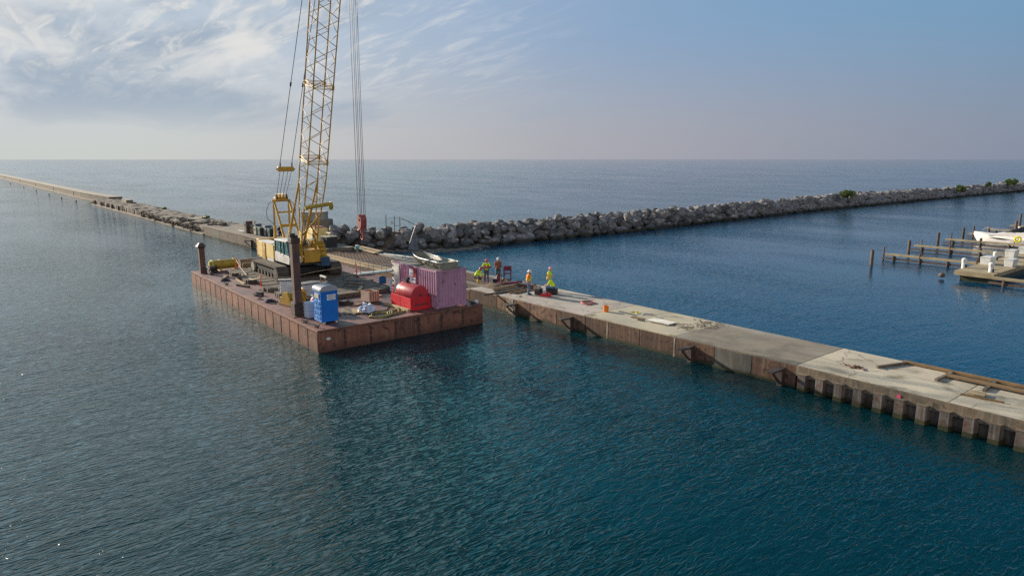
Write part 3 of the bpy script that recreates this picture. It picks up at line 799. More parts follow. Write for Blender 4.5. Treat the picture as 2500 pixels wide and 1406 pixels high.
# spuds
def spud(x, y, s, top, label, cap):
    t = thing('spud_pile', label, 'spud pile', (x, y, 0), 0, 'spud piles of the barge')
    MB().box((0, 0, (top-4)/2), (s, s, top+4)).build('pile', M['spud'], t, bevel=.02)
    c = MB()
    if cap == 'hat':
        c.lathe([(.55, top-.03), (.5, top+.02), (.2, top+.3), (1e-5, top+.32)], 4, (0, 0, 0), Matrix.Rotation(PI/4, 3, 'Z'))
        c.box((0, 0, top-.1), (s+.06, s+.06, .2))
    else:
        c.box((0, 0, top-.12), (s+.14, s+.14, .3)); c.box((-.12, -.05, top+.16), (.2, .34, .3)); c.box((.14, .1, top+.1), (.18, .2, .2))
    c.build('pile_cap', M['dark_steel'], t, bevel=.015)
    if cap != 'hat':
        MB().box((0, 0, BZ+.42), (s+.22, s+.22, .86)).build('collar', M['dark_steel'], t, bevel=.015)
        MB().box((0, 0, BZ+.02), (s+.7, s+.6, .05)).build('base_plate', M['rust'], t)
    else:
        MB().box((.36, .1, BZ+.25), (.24, .3, .5)).build('collar', M['dark_steel'], t, bevel=.01)
    return t
spud(-42.15, 16.15, .46, 6.35, 'tall square rusty spud pile standing beside the blue toilet', 'block')
spud(-63.5, 15.95, .46, 3.75, 'short rusty spud pile with a flared cap at the far corner of the barge', 'hat')

# ------------------------------------------------------------------ crane mats
rng = random.Random(5)
MATL = ['thick timber crane mat under the crawler tracks', 'thick timber crane mat lying in front of the crane towards the container']
x = -62.3; k = 0
while x < -45.6:
    wd = 1.18
    y0 = 17.55 + rng.uniform(-.35, .25); y1 = y0 + 7.6 + rng.uniform(-.15, .2)
    if k % 3 == 2: y0 += .35
    rz = rng.uniform(-.012, .012)
    t = thing('crane_mat', MATL[0] if x < -53.4 else MATL[1], 'timber mat', (x+wd/2, (y0+y1)/2, BZ), rz, 'timber mats under the crane')
    for q in range(4):
        l = (y1-y0) + rng.uniform(-.16, .16)
        MB().box((-wd/2+.15+q*.294, 0, .155+rng.uniform(-.012, .012)), (.283, l, .29)).build('timber', M['timber'], t, bevel=.015)
    x += wd + rng.uniform(.12, .42); k += 1

# ------------------------------------------------------------------ crawler crane
CY = 21.6
CR = thing('crawler_crane', 'yellow lattice boom crawler crane standing on timber mats on the barge', 'crane', (-56.3, CY, 1.65))
co = CR.location
T0, T1 = -59.6, -53.2
for y in (19.35, 23.9):
    zc = 2.22; r = .56; pts = []
    for i in range(13):
        g = PI/2 + PI*i/12; pts.append((T0+r + r*math.cos(g), zc + r*math.sin(g)))
    for i in range(13):
        g = -PI/2 + PI*i/12; pts.append((T1-r + r*math.cos(g), zc + r*math.sin(g)))
    inner = [((px_-(T0+T1)/2)*.955+(T0+T1)/2, zc+(pz-zc)*.8) for px_, pz in pts]
    b = MB(co); m = len(pts)
    ya, yb = y-.45, y+.45
    vs = [(p[0], ya, p[1]) for p in pts] + [(p[0], yb, p[1]) for p in pts] + [(p[0], ya, p[1]) for p in inner] + [(p[0], yb, p[1]) for p in inner]
    fs = []
    for i in range(m):
        j = (i+1) % m
        fs += [(i, j, m+j, m+i), (2*m+i, 3*m+i, 3*m+j, 2*m+j), (i, 2*m+i, 2*m+j, j), (m+i, m+j, 3*m+j, 3*m+i)]
    b.add(vs, fs)
    # shoe pads
    per = [(T0+r+.2*i, zc+r+.012) for i in range(int((T1-T0-2*r)/.2)+1)]
    for p in per: b.box((p[0], y, p[1]), (.15, .94, .05))
    for p in per: b.box((p[0], y, zc-r-.004), (.15, .94, .03))
    for i in range(9):
        g = -PI/2 + PI*(i+.5)/9
        for s, cx_ in ((1, T1-r), (-1, T0+r)):
            mm = Matrix.Rotation(-s*g, 3, 'Y')
            b.box((cx_+s*(r+.012)*math.cos(g), y, zc+(r+.012)*math.sin(g)), (.05, .94, .15), rot=mm)
    tr = b.build('crawler_track', M['track'], CR)
    MB(co).bx(T0+.75, T1-.75, y-.3, y+.3, zc-.28, zc+.26).build('track_frame', M['black'], tr)
    for i in range(7):
        xx = T0+.95+i*.75
        MB(co).lathe([(.19, -.38), (.19, .38)], 12, (xx, y, zc-.24), Matrix.Rotation(PI/2, 3, 'X')).build('roller', M['dark_steel'], tr, smooth='auto')
    for xx in (T0+r, T1-r):
        MB(co).lathe([(.1, -.47), (.38, -.46), (.4, -.4), (.4, .4), (.38, .46), (.1, .47)], 18, (xx, y, zc), Matrix.Rotation(PI/2, 3, 'X')).build('idler_wheel', M['machine_beige'] if xx < -57 else M['dark_steel'], tr, smooth='auto')
MB(co).bx(-58.4, -54.3, 19.8, 23.45, 1.98, 2.5).build('carbody', M['black'], CR, bevel=.03)
MB(co).lathe([(1.15, 2.5), (1.15, 2.78)], 32, (-56.4, CY, 0)).build('slewing_ring', M['dark_steel'], CR)
MB(co).bx(-61.2, -53.3, 20.15, 23.2, 2.78, 2.98).build('revolving_frame', M['black'], CR, bevel=.02)
# machinery house: near side panels
MB(co).bx(-60.9, -56.75, 20.05, 20.75, 2.98, 4.2).build('house', M['yellow_pale'], CR, bevel=.03)
MB(co).bx(-60.45, -59.55, 19.98, 20.06, 2.85, 4.2).build('side_door', M['yellow_pale'], CR, bevel=.01)
MB(co).bx(-59.5, -58.75, 19.93, 20.06, 2.6, 4.18).build('recessed_post', M['yellow'], CR, bevel=.01)
d = MB(co).bx(-58.7, -56.9, 19.98, 20.06, 3.0, 4.16).build('side_door', M['yellow_pale'], CR, bevel=.01)
MB(co).bx(-58.65, -56.95, 19.99, 20.06, 2.74, 2.98).build('sill', M['offwhite'], CR)
MB(co).bx(-60.9, -56.8, 20.75, 23.15, 2.98, 3.75).build('engine_deck', M['yellow'], CR, bevel=.03)
MB(co).bx(-60.6, -57.2, 20.0, 20.9, 4.2, 4.26).build('walkway', M['offwhite'], CR)
MB(co).bx(-61.7, -60.95, 20.2, 23.1, 2.75, 4.3).build('counterweight', M['yellow'], CR, bevel=.05)
# cab
cab = MB(co)
cab.extr([(-56.6, 2.9), (-53.5, 2.9), (-53.35, 3.35), (-53.35, 3.55), (-56.6, 3.75)], 'y', 20.0, 21.05)
c = cab.build('cab', M['offwhite'], CR, bevel=.02)
MB(co).extr([(-56.55, 4.62), (-53.95, 4.68), (-53.75, 4.78), (-56.55, 4.76)], 'y', 19.98, 21.07).build('cab_roof', M['white'], CR, bevel=.01)
for y in (20.02, 21.03):
    for a, b_ in (((-56.5, y, 3.7), (-56.5, y, 4.65)), ((-55.3, y, 3.6), (-55.3, y, 4.65)), ((-54.6, y, 3.5), (-54.6, y, 4.65)), ((-53.4, y, 3.5), (-53.9, y, 4.7))):
        MB(co).bar(a, b_, .07, .07).build('cab_pillar', M['machine_green'], CR)
for z, xx in ((3.55, -53.4), (4.66, -53.92)): MB(co).bar((xx, 20.02, z), (xx, 21.03, z), .06, .06).build('cab_rail', M['machine_green'], CR)
g = MB(co)
g.bx(-56.45, -55.35, 20.035, 20.05, 3.75, 4.62); g.bx(-55.25, -54.65, 20.04, 20.055, 3.1, 4.62)
g.add([(-54.55, 20.04, 3.5), (-53.45, 20.04, 3.55), (-53.9, 20.04, 4.62), (-54.55, 20.04, 4.62)], [(0, 1, 2, 3)])
g.build('side_window', M['glass'], CR)
MB(co).add([(-53.38, 20.06, 3.58), (-53.38, 21.0, 3.58), (-53.9, 21.0, 4.64), (-53.9, 20.06, 4.64), (-53.42, 20.06, 3.58), (-53.42, 21., 3.58), (-53.94, 21., 4.64), (-53.94, 20.06, 4.64)], [(0, 1, 2, 3), (7, 6, 5, 4), (0, 4, 5, 1), (2, 6, 7, 3), (1, 5, 6, 2), (0, 3, 7, 4)]).build('windscreen', M['glass'], CR)
s = MB(co).bx(-55.4, -54.9, 20.35, 20.75, 3.3, 3.5); s.bx(-55.5, -55.38, 20.35, 20.75, 3.3, 4.1)
s.build('seat', M['black'], CR)
# front right console, louvred engine module, tank
MB(co).bx(-54.6, -53.15, 21.2, 22.55, 2.98, 4.0).build('front_housing', M['yellow'], CR, bevel=.04)
lo = MB(co)
for i, (z0, z1, x1) in enumerate(((2.98, 3.45, -53.2), (3.45, 3.8, -53.35), (3.8, 4.12, -53.5), (4.12, 4.42, -53.68), (4.42, 4.62, -53.9))):
    lo.bx(-55.5, x1, 22.57, 23.2, z0, z1-.05)
lo.bx(-55.5, -53.95, 22.6, 23.17, 2.98, 4.6)
lo.build('stepped_louvre_hood', M['yellow'], CR)
MB(co).bx(-53.19, -52.95, 22.5, 23.25, 2.6, 3.35).build('fuel_tank', M['machine_blue'], CR, bevel=.03)
MB(co).bx(-56.6, -54.7, 21.3, 22.4, 2.98, 3.9).build('winch_housing', M['rust'], CR, bevel=.03)
MB(co).lathe([(.55, -.5), (.55, -.45), (.38, -.44), (.38, .44), (.55, .45), (.55, .5)], 20, (-55.6, CY+.25, 4.0), Matrix.Rotation(PI/2, 3, 'X')).build('hoist_drum', M['dark_steel'], CR, smooth='auto')
# boom
EL = R(72.7); F = Vector((-53.55, CY, 3.95))
dv = Vector((math.cos(EL), 0, math.sin(EL))); nv = Vector((-math.sin(EL), 0, math.cos(EL))); yv = Vector((0, 1, 0))
LB = 32.
def sec_at(s):
    """half width (Y) and half depth at distance s"""
    if s < 6.2:
        f = s/6.2; return .62+(.775-.62)*f, .06+(.775-.06)*f
    if s > 29.5:
        f = (s-29.5)/2.5; return .775-.2*f, .775-.55*f
    return .775, .775
def BP(s, iy, iz):
    w, d = sec_at(s); return F + dv*s + yv*(iy*w) + nv*(iz*d)
corners = ((-1, -1), (1, -1), (1, 1), (-1, 1))
def boom_part(name, s0, s1, per):
    # joint plates make the section itself; chords and lacing hang under it
    b = MB(co)
    b.tube(BP(s0+.06, -1, -1), BP(s1-.06, -1, -1), .03, 5)
    for s in (s0+.06, s1-.06):
        for c_ in corners: b.bar(BP(s-.09, *c_), BP(s+.09, *c_), .13, .13)
        for k in range(4): b.tube(BP(s, *corners[k]), BP(s, *corners[(k+1) % 4]), .024, 6)
    sec = b.build(name, M['yellow'], CR)
    for c_ in corners:
        pts = [BP(s0+(s1-s0)*i/8, *c_) for i in range(9)]
        MB(co).path(pts, .052, 8).build('chord', M['yellow'], sec, smooth=True)
    n = max(2, round((s1-s0)/per)); st = (s1-s0)/n
    for fi in range(4):
        a, c_ = corners[fi], corners[(fi+1) % 4]
        l = MB(co); ph = fi % 2
        for i in range(n):
            sa = s0+st*i; sm = sa+st/2
            if fi in (0, 2):
                p, q = (a, c_) if ph == 0 else (c_, a)
                l.tube(BP(sa+.03, *p), BP(sm-.03, *q), .024, 6); l.tube(BP(sm+.08, *q), BP(sa+st-.03, *p), .024, 6)
            else:
                p, q = (a, c_)
                l.tube(BP(sa+.03, *p), BP(sm, *q), .023, 6); l.tube(BP(sm+.06, *q), BP(sa+st-.03, *p), .023, 6)
        for s in (s0+.15, s1-.15):
            l.tube(BP(s, *a), BP(s, *c_), .024, 6)
        l.build('lacing', M['yellow'], sec, smooth=True)
    return sec
boom_part('boom_butt', .15, 7.6, 1.85)
boom_part('boom_section', 7.6, 13.3, 1.9)
boom_part('boom_section', 13.3, 20.9, 1.9)
boom_part('boom_section', 20.9, 28.5, 1.9)
boom_part('boom_tip', 28.5, LB, 1.75)
# solid foot plates
for iy in (-1, 1):
    ft = MB(co); p0 = BP(.0, iy, 0)
    ft.bar(p0 - dv*.25, BP(1.7, iy, 0), .12, .62, up=nv); ft.build('boom_foot', M['yellow'], CR, bevel=.02)
    MB(co).bar(BP(.1, iy*.9, 0)-Vector((0, 0, .95)), BP(.15, iy*.9, 0), .1, .5).build('foot_bracket', M['yellow'], CR)
x_ = MB(co)
x_.tube(BP(1.3, -1, -.6), BP(3.3, 1, -1), .06, 8); x_.tube(BP(1.3, 1, -.6), BP(3.3, -1, -1), .06, 8)
x_.build('cross_brace', M['yellow'], CR, smooth=True)
# transverse fairlead beam
fl = MB(co); a = BP(3.95, -1.05, -1)-nv*.16; b_ = BP(4.25, 2.0, -1)-nv*.16
fl.tube(a, b_, .15, 12); fl.build('fairlead_beam', M['olive_yellow'], CR, smooth='auto')
MB(co).lathe([(.3, -.08), (.34, -.05), (.3, 0), (.34, .05), (.3, .08)], 20, tuple(b_-Vector((0, .1, .18))), Matrix.Rotation(PI/2, 3, 'X')).build('fairlead_sheave', M['olive_yellow'], CR, smooth='auto')
# boom back stops
for iy in (-1, 1):
    s_ = MB(co); p = Vector((-56.1, CY+iy*.68, 4.1)); q = BP(5.6, iy, 1)
    s_.tube(p, p+(q-p)*.62, .1, 10); s_.tube(p+(q-p)*.6, q, .075, 10)
    s_.build('back_stop', M['yellow'], CR, smooth='auto')
# gantry
GT = 7.75; gx = -58.75
for iy in (-1, 1):
    y = CY+iy*.66
    l = MB(co); l.tube((gx, y, GT), (-59.0, y, 3.7), .075, 8); l.bar((gx-.02, y, 5.6), (-58.95, y, 4.6), .2, .16); l.build('gantry_leg', M['yellow'], CR)
    l = MB(co); l.bar((gx+.1, y, GT), (-56.35, y, 4.1), .16, .13); l.build('gantry_strut', M['yellow'], CR)
for f in (.26, .56, .88):
    p = Vector((gx+.1, 0, GT))*(1-f) + Vector((-56.35, 0, 4.1))*f
    MB(co).bar((p.x, CY-.66, p.z), (p.x, CY+.66, p.z), .12, .24 if f > .3 else .14).build('gantry_rung', M['yellow'], CR)
MB(co).tube((gx, CY-.8, GT), (gx, CY+.8, GT), .09, 8).build('gantry_head', M['yellow'], CR)
for y in (-.42, -.14, .14, .42):
    MB(co).lathe([(.32, -.07), (.36, -.06), (.3, 0), (.36, .06), (.32, .07)], 20, (gx-.05, CY+y, GT+.26), Matrix.Rotation(PI/2, 3, 'X')).build('gantry_sheave', M['yellow'] if abs(y) < .3 else M['dark_steel'], CR, smooth='auto')
MB(co).bx(gx-.3, gx+.25, CY-.56, CY+.56, GT-.02, GT+.3).build('sheave_box', M['yellow'], CR, bevel=.03)
for iy in (-1, 1):
    y = CY+iy*.7
    MB(co).path([(gx, y, GT-.05), (gx-.1, y+iy*.35, GT-.2), (gx-.15, y+iy*.6, GT-.9), (gx-.1, y+iy*.55, GT-1.5), (gx-.05, y+iy*.05, GT-2.0)], .025, 6).build('hydraulic_hose', M['blackhose'], CR, smooth=True)
# floating bridle and pendants
bx_, bz = -57.25, 10.45
MB(co).box((bx_, CY, bz), (.3, 1.36, .4)).build('bridle', M['yellow'], CR, bevel=.05)
MB(co).tube((bx_, CY-.8, bz-.02), (bx_, CY+.8, bz-.02), .06, 8).build('bridle_pin', M['dark_steel'], CR)
for y in (-.48, -.16, .2, .5):
    MB(co).tube((bx_, CY+y, bz-.15), (gx, CY+y*.8, GT+.3), .022, 5).build('luffing_rope', M['wire'], CR)
for iy in (-1, 1):
    p = Vector((bx_, CY+iy*.5, bz+.2)); q = BP(LB-.2, iy*.8, 1)
    MB(co).tube(p, q, .024, 5).build('pendant', M['wire'], CR)
    c_ = p+(q-p)*.268
    MB(co).tube(c_-(q-p).normalized()*.16, c_+(q-p).normalized()*.16, .07, 6).build('pendant_link', M['dark_steel'], CR)
    MB(co).bar(p-Vector((0, 0, .25)), p+(q-p).normalized()*.35, .1, .1).build('pendant_eye', M['dark_steel'], CR)
# boom tip sheaves, hoist lines, hook block
HX, HY = -43.55, CY
tip = BP(LB, 0, 0)
for y in (-.28, -.1, .1, .28):
    MB(co).lathe([(.42, -.06), (.46, -.05), (.4, 0), (.46, .05), (.42, .06)], 20, (HX-.42, CY+y, tip.z+.1), Matrix.Rotation(PI/2, 3, 'X')).build('tip_sheave', M['dark_steel'], CR, smooth='auto')
for y, dx in ((-.27, 0), (-.12, .05), (.02, 0), (.16, .04), (.3, 0)):
    MB(co).tube((HX+dx, HY+y*.95, 7.35), (HX+dx, HY+y, tip.z+.1), .019, 5).build('hoist_line', M['wire'], CR)
ZQ = lambda z: 7.55-(7.55-z)*.88
hk = MB(co)
pts = [(HX-.28, 6.5), (HX-.1, 6.3), (HX+.14, 6.3), (HX+.34, 6.6), (HX+.38, 7.1), (HX+.2, 7.5), (HX-.1, 7.55), (HX-.34, 7.25), (HX-.38, 6.9)]
hk.extr([(HX+(a-HX)*.85, ZQ(b)) for a, b in pts], 'y', HY-.22, HY-.15); hk.extr([(HX+(a-HX)*.85, ZQ(b)) for a, b in pts], 'y', HY+.15, HY+.22)
pts2 = [(HX+(a-HX)*.73, ZQ(6.9+(b-6.9)*.9)) for a, b in pts]; hk.extr(pts2, 'y', HY-.15, HY+.15)
hb = hk.build('hook_block', M['hookred'], CR, bevel=.015)
h = MB(co); cz = 5.72
pts = [(HX, HY, 6.35), (HX, HY, 6.1)] + [(HX+.24*math.cos(g), HY, cz+.02+.24*math.sin(g)) for g in [R(70-i*26) for i in range(11)]]
h.path([(HX+(p[0]-HX)*.85, HY, ZQ(p[2])) for p in pts], .105, 10, .04); h.tube((HX, HY, ZQ(6.45)), (HX, HY, ZQ(6.0)), .12, 10)
h.build('hook', M['hookred'], hb, smooth='auto')
MB(co).lathe([(.09, 0), (.09, .02)], 12, (HX, HY-.235, 7.15), Matrix.Rotation(PI/2, 3, 'X')).build('sheave_pin', M['dark_steel'], hb)

# ------------------------------------------------------------------ cargo on the barge
def text_mesh(body, size, loc, rot, m, parent, off, name='lettering', ext=.002, xs=1.):
    cu = bpy.data.curves.new('lettering', 'FONT'); cu.body = body; cu.size = size; cu.align_x = 'CENTER'; cu.align_y = 'CENTER'; cu.extrude = ext
    ob = bpy.data.objects.new('tmp_lettering', cu); COL.objects.link(ob)
    dg = bpy.context.evaluated_depsgraph_get(); dg.update()
    me = bpy.data.meshes.new_from_object(ob.evaluated_get(dg)); bpy.data.objects.remove(ob)
    mm = Matrix.Translation(Vector(loc) - Vector(off)) @ rot.to_matrix().to_4x4() @ Matrix.Diagonal((xs, 1, 1, 1))
    me.transform(mm); me.materials.clear(); me.materials.append(m)
    o = bpy.data.objects.new(name, me); COL.objects.link(o); o.parent = parent
    return o
FACE_X = Euler((R(90), 0, R(90)))       # lettering read from +X
FACE_Y = Euler((R(90), 0, 0))           # lettering read from -Y

# --- container
CT = thing('shipping_container', 'faded pink shipping container with a grey door end, near the pier side of the barge', 'container', (-41, 25.3, BZ))
o3 = CT.location
X0, X1, Y0, Y1, Z0, Z1 = -43.95, -37.95, 24.06, 26.5, BZ+.06, BZ+2.6
def corr_y(xa, xb, y, z0, z1, out, p=.275, d=.045):
    """corrugated wall in an XZ plane; out = outward sign along y"""
    pts = []; x = xa
    n = int((xb-xa)/p); p = (xb-xa)/n
    for i in range(n):
        b = xa+i*p
        pts += [(b, 0), (b+p*.28, 0), (b+p*.5, -d), (b+p*.78, -d)]
    pts.append((xb, 0))
    poly = [(a, y+out*t) for a, t in pts]
    back = [(xb, y-out*(d+.03)), (xa, y-out*(d+.03))]
    return poly+back
MB(o3).prism(corr_y(-42.72, X1-.1, Y0, 0, 0, -1), Z0+.14, Z1-.1).build('side_wall', M['pink'], CT)
MB(o3).bx(X0+.1, X1-.1, Y1-.05, Y1, Z0+.14, Z1-.1).build('side_wall', M['pink'], CT)
def corr_x(ya, yb, x, p=.235, d=.035):
    n = int((yb-ya)/p); p = (yb-ya)/n; pts = []
    for i in range(n):
        b = ya+i*p; pts += [(x, b), (x, b+p*.28), (x-d, b+p*.5), (x-d, b+p*.78)]
    pts.append((x, yb)); return pts + [(x-d-.03, yb), (x-d-.03, ya)]
MB(o3).prism(corr_x(Y0+.1, Y1-.1, X1), Z0+.14, Z1-.1).build('end_wall', M['pink'], CT)
for x in (X0+.06, X1-.06):
    for y in (Y0+.06, Y1-.06):
        b = MB(o3); b.bx(x-.06, x+.06, y-.06, y+.06, Z0, Z1)
        for z in (Z0+.03, Z1-.03): b.box((x, y, z), (.17, .17, .13))
        b.build('corner_post', M['pink'] if x > -40 else M['offwhite'], CT, bevel=.008)
for z in (Z0+.07, Z1-.05):
    for y in (Y0+.03, Y1-.03): MB(o3).bx(X0+.12, X1-.12, y-.035, y+.035, z-.06, z+.06).build('rail', M['pink'], CT)
    for x in (X0+.03, X1-.03): MB(o3).bx(x-.035, x+.035, Y0+.12, Y1-.12, z-.06, z+.06).build('rail', M['pink'], CT)
MB(o3).bx(X0+.05, X1-.05, Y0+.06, Y1-.06, Z1-.06, Z1-.012).build('roof', M['roofdirt'], CT)
dr = MB(o3).bx(X0+.13, -42.86, Y0-.02, Y0+.03, Z0+.15, Z1-.12).build('door', M['offwhite'], CT, bevel=.01)
for i in range(6):
    z = Z0+.35+i*.38
    MB(o3).bx(X0+.06, X0+.24, Y0-.035, Y0-.015, z-.07, z+.07).build('hinge', M['dark_steel'], dr)
MB(o3).bx(-42.84, -42.72, Y0+.0, Y0+.04, Z0+.15, Z1-.12).build('recess_shade', M['dark_steel'], CT)  # dark strip standing in for the shadow in the recess beside the door
# boards on the side: red backing, two white notices
MB(o3).bx(-41.42, -40.46, Y0-.05, Y0-.03, 2.68, 3.82).build('red_backing', mat('notice_red', (.42, .05, .05)), CT)
s1 = MB(o3).bx(-41.36, -40.82, Y0-.065, Y0-.052, 3.22, 3.74).build('notice_board', M['signwhite'], CT)
for i, z in enumerate((3.36, 3.42, 3.48)): MB(o3).bx(-41.26, -40.92+.03*i, Y0-.07, Y0-.066, z-.012, z+.012).build('notice_line', M['text'], s1)
s2 = MB(o3).bx(-41.44, -40.56, Y0-.065, Y0-.052, 2.70, 3.16).build('notice_board', M['signwhite'], CT)
MB(o3).bx(-41.02, -40.62, Y0-.07, Y0-.066, 2.94, 3.06).build('blue_notice_block', M['signblue'], s2)
MB(o3).bx(-41.36, -40.7, Y0-.07, Y0-.066, 2.78, 2.81).build('notice_line', M['text'], s2)

# --- skiff on the container roof
SK = thing('skiff', 'weathered grey flat bottomed skiff lying on the pink container roof', 'boat', (-40.35, 25.35, Z1-.01), R(-4))
L_, wb, wt, hh = 4.5, .95, 1.45, .48
sec = []
for i in range(13):
    s = i/12; xx = -L_/2 + L_*s
    rise = .3*max(0, (.35-s)/.35)**1.6
    k = (1 - .38*max(0, (.4-s)/.4)**2)
    sec.append([(xx, -wt/2*k, hh+rise*.55), (xx, -wb/2*k, .04+rise), (xx, wb/2*k, .04+rise), (xx, wt/2*k, hh+rise*.55)])
vs = [p for q in sec for p in q]; fs = []
for i in range(12):
    for j in range(3): fs.append((i*4+j, i*4+j+1, (i+1)*4+j+1, (i+1)*4+j))
fs += [(0, 3, 2, 1), (48, 49, 50, 51)]
h = MB(); h.add(vs, fs); ho = h.build('hull', M['skiff'], SK)
sm = ho.modifiers.new('shell', 'SOLIDIFY'); sm.thickness = .035; sm.offset = 1
g = MB()
for j in (0, 3): g.path([Vector(q[j]) + Vector((0, 0, .015)) for q in sec], .035, 6)
g.build('gunwale', M['alu'], SK)
MB().bx(L_/2-.06, L_/2+.02, -wt/2, wt/2, .06, hh+.02).build('transom', M['skiff'], SK)
for xx, w_ in ((-1.25, 1.22), (-.1, 1.42), (1.1, 1.46)):
    MB().bx(xx-.17, xx+.17, -w_/2, w_/2, .24, .31).build('bench', M['alu'], SK, bevel=.01)
for k, (x, y, c, lab) in enumerate(((-43.3, 26.1, 'wood', 'scrap timber offcuts piled on the container roof behind the skiff bow'),)):
    b = MB((x, y, Z1))
    r_ = random.Random(9)
    for i in range(9): b.box((x+r_.uniform(-.4, .5), y+r_.uniform(-.25, .25), Z1+.02+.03*i), (r_.uniform(.5, 1.), .09, .05), rz=r_.uniform(-.5, .5))
    tag(b.build('timber_offcuts', mat('orange_wood', (.45, .24, .08), (.3, .15, .06), .8)), lab, 'scrap wood')
b = MB((-42.75, 25.9, Z1)).lathe([(.14, 0), (.16, .3), (.13, .34)], 12, (-42.75, 25.9, Z1))
tag(b.build('bucket', mat('pale_blue', (.15, .45, .7)), smooth='auto'), 'pale blue bucket on the container roof beside the timber offcuts', 'bucket')

# --- red tank in its tub
TK = thing('fuel_tank', 'red cylindrical fuel tank in an open red steel tub before the pink container', 'fuel tank', (-39.85, 23.2, BZ))
o4 = TK.location
a0, a1, b0, b1 = -41.15, -38.55, 22.4, 23.96
tz = BZ+.86
tub = MB(o4)
tub.bx(a0, a1, b0, b0+.04, BZ+.02, tz); tub.bx(a0, a1, b1-.04, b1, BZ+.02, tz); tub.bx(a0, a0+.04, b0+.04, b1-.04, BZ+.02, tz); tub.bx(a1-.04, a1, b0+.04, b1-.04, BZ+.02, tz); tub.bx(a0+.04, a1-.04, b0+.04, b1-.04, BZ+.02, BZ+.06)
tub.build('tub', M['red'], TK, bevel=.008)
MB(o4).bx(-40.0, -39.95, b0-.012, b0-.002, BZ+.1, tz-.05).build('weld_seam', M['hookred'], TK)
MB(o4).bx(a1+.002, a1+.02, b0+.35, b1-.2, BZ+.33, BZ+.41).build('lifting_slot', M['dark_steel'], TK)
yc, zc, rr = 23.22, BZ+.98, .66
mx = Matrix.Rotation(PI/2, 3, 'Y')
MB(o4).lathe([(1e-5, -1.06), (.6, -1.05), (rr, -1.0), (rr, 1.05), (.62, 1.12), (1e-5, 1.13)], 36, (-39.78, yc, zc), mx).build('tank', M['red_faded'], TK, smooth='auto')
for dx in (-.62, .05): MB(o4).lathe([(rr+.004, -.025), (rr+.012, -.02), (rr+.012, .02), (rr+.004, .025)], 36, (-39.78+dx, yc, zc), mx).build('tank_strap', M['hookred'], TK, smooth='auto')
p_ = MB(o4); p_.box((-40.3, yc-.05, zc+rr+.12), (.28, .22, .26)); p_.lathe([(.1, 0), (.1, .16)], 10, (-40.18, yc+.02, zc+rr+.2)); p_.path([(-40.15, yc, zc+rr+.15), (-39.95, yc-.05, zc+rr+.3), (-39.8, yc-.1, zc+rr+.1), (-39.85, yc-.1, zc+rr-.02)], .025, 6)
p_.build('pump', M['black'], TK)
MB(o4).lathe([(.09, 0), (.09, .1), (.05, .12)], 10, (-39.75, yc+.02, zc+rr-.02)).build('filler_cap', M['white'], TK)
MB(o4).lathe([(.07, 0), (.07, .05)], 10, (-38.66, yc+.02, zc+.02), mx).build('drain_plug', M['dark_steel'], TK)
for x in (-40.5, -39.2): MB(o4).bx(x-.06, x+.06, yc-.5, yc+.5, BZ+.06, zc-.45).build('saddle', M['red'], TK)
o = MB((-39.9, 22.15, BZ)).bar((-41.5, 22.1, BZ+.09), (-38.5, 22.24, BZ+.09), .2, .18).build('timber_beam', M['wood'], bevel=.01)
tag(o, 'pale square timber beam lying along the foot of the red tub', 'timber')

# --- portable toilet
PT = thing('portable_toilet', 'bright blue portable toilet with a domed grey roof at the near barge corner', 'portable toilet', (-39.42, 16.88, BZ))
w2, h0, h1 = .55, .1, 2.02
b = MB()
b.box((0, 0, (h0+h1)/2), (1.1, 1.06, h1-h0)); b.build('cabin', M['blue'], PT, bevel=.03)
for x in (-.52, .52):
    for y in (-.5, .5): MB().box((x, y, 1.06), (.1, .1, 1.94)).build('corner_trim', M['blue'], PT, bevel=.02)
r_ = random.Random(2)
pn = []
for i, z in enumerate((.33, .66, .98, 1.28)):
    cuts = [-.46, r_.uniform(-.2, .05), r_.uniform(.12, .25), .46]
    for a_, b_ in zip(cuts, cuts[1:]):
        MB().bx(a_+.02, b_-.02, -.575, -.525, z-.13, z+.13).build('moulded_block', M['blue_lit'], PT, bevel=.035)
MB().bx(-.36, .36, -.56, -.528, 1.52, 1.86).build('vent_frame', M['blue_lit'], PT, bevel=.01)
for i in range(4): MB().bx(-.31+.16*i, -.2+.16*i, -.575, -.558, 1.55, 1.83).build('vent_slat', M['cream'], PT)
for z in (1.93, .14): MB().box((0, 0, z), (1.16, 1.12, .1)).build('belt', M['blue'], PT, bevel=.02)
n = 14; arc = [(-.6, 2.0)] + [(-.6*math.cos(PI*i/n), 2.02+.34*math.sin(PI*i/n)**.8) for i in range(n+1)] + [(.6, 2.0)]
MB().extr(arc, 'x', -.6, .6).build('roof', M['roofgrey'], PT, smooth='auto', bevel=.02)
for x in (-.45, -.15, .15, .45):
    rib = [(-.61, 2.0)] + [(-.612*math.cos(PI*i/n), 2.03+.345*math.sin(PI*i/n)**.8) for i in range(n+1)] + [(.61, 2.0)]
    MB().extr(rib, 'x', x-.035, x+.035).build('roof_rib', M['roofgrey'], PT, smooth='auto')
MB().lathe([(.06, 0), (.06, .25)], 10, (-.4, .3, 2.2)).build('vent_pipe', M['roofgrey'], PT)
for y in (-.4, .4): MB().bx(-.62, .62, y-.06, y+.06, .0, .1).build('skid', M['cream'], PT)
sg = MB().bx(.552, .565, -.14, .42, 1.44, 1.78).build('sign', M['signwhite'], PT)
text_mesh('SERVICE', .125, (.567, .14, 1.70), FACE_X, M['text'], sg, (0, 0, 0), xs=.95)
text_mesh('MURDOCH', .125, (.567, .14, 1.60), FACE_X, M['text'], sg, (0, 0, 0), xs=.9)
MB().bx(.566, .569, -.08, .36, 1.485, 1.515).build('sign_line', M['text'], sg)

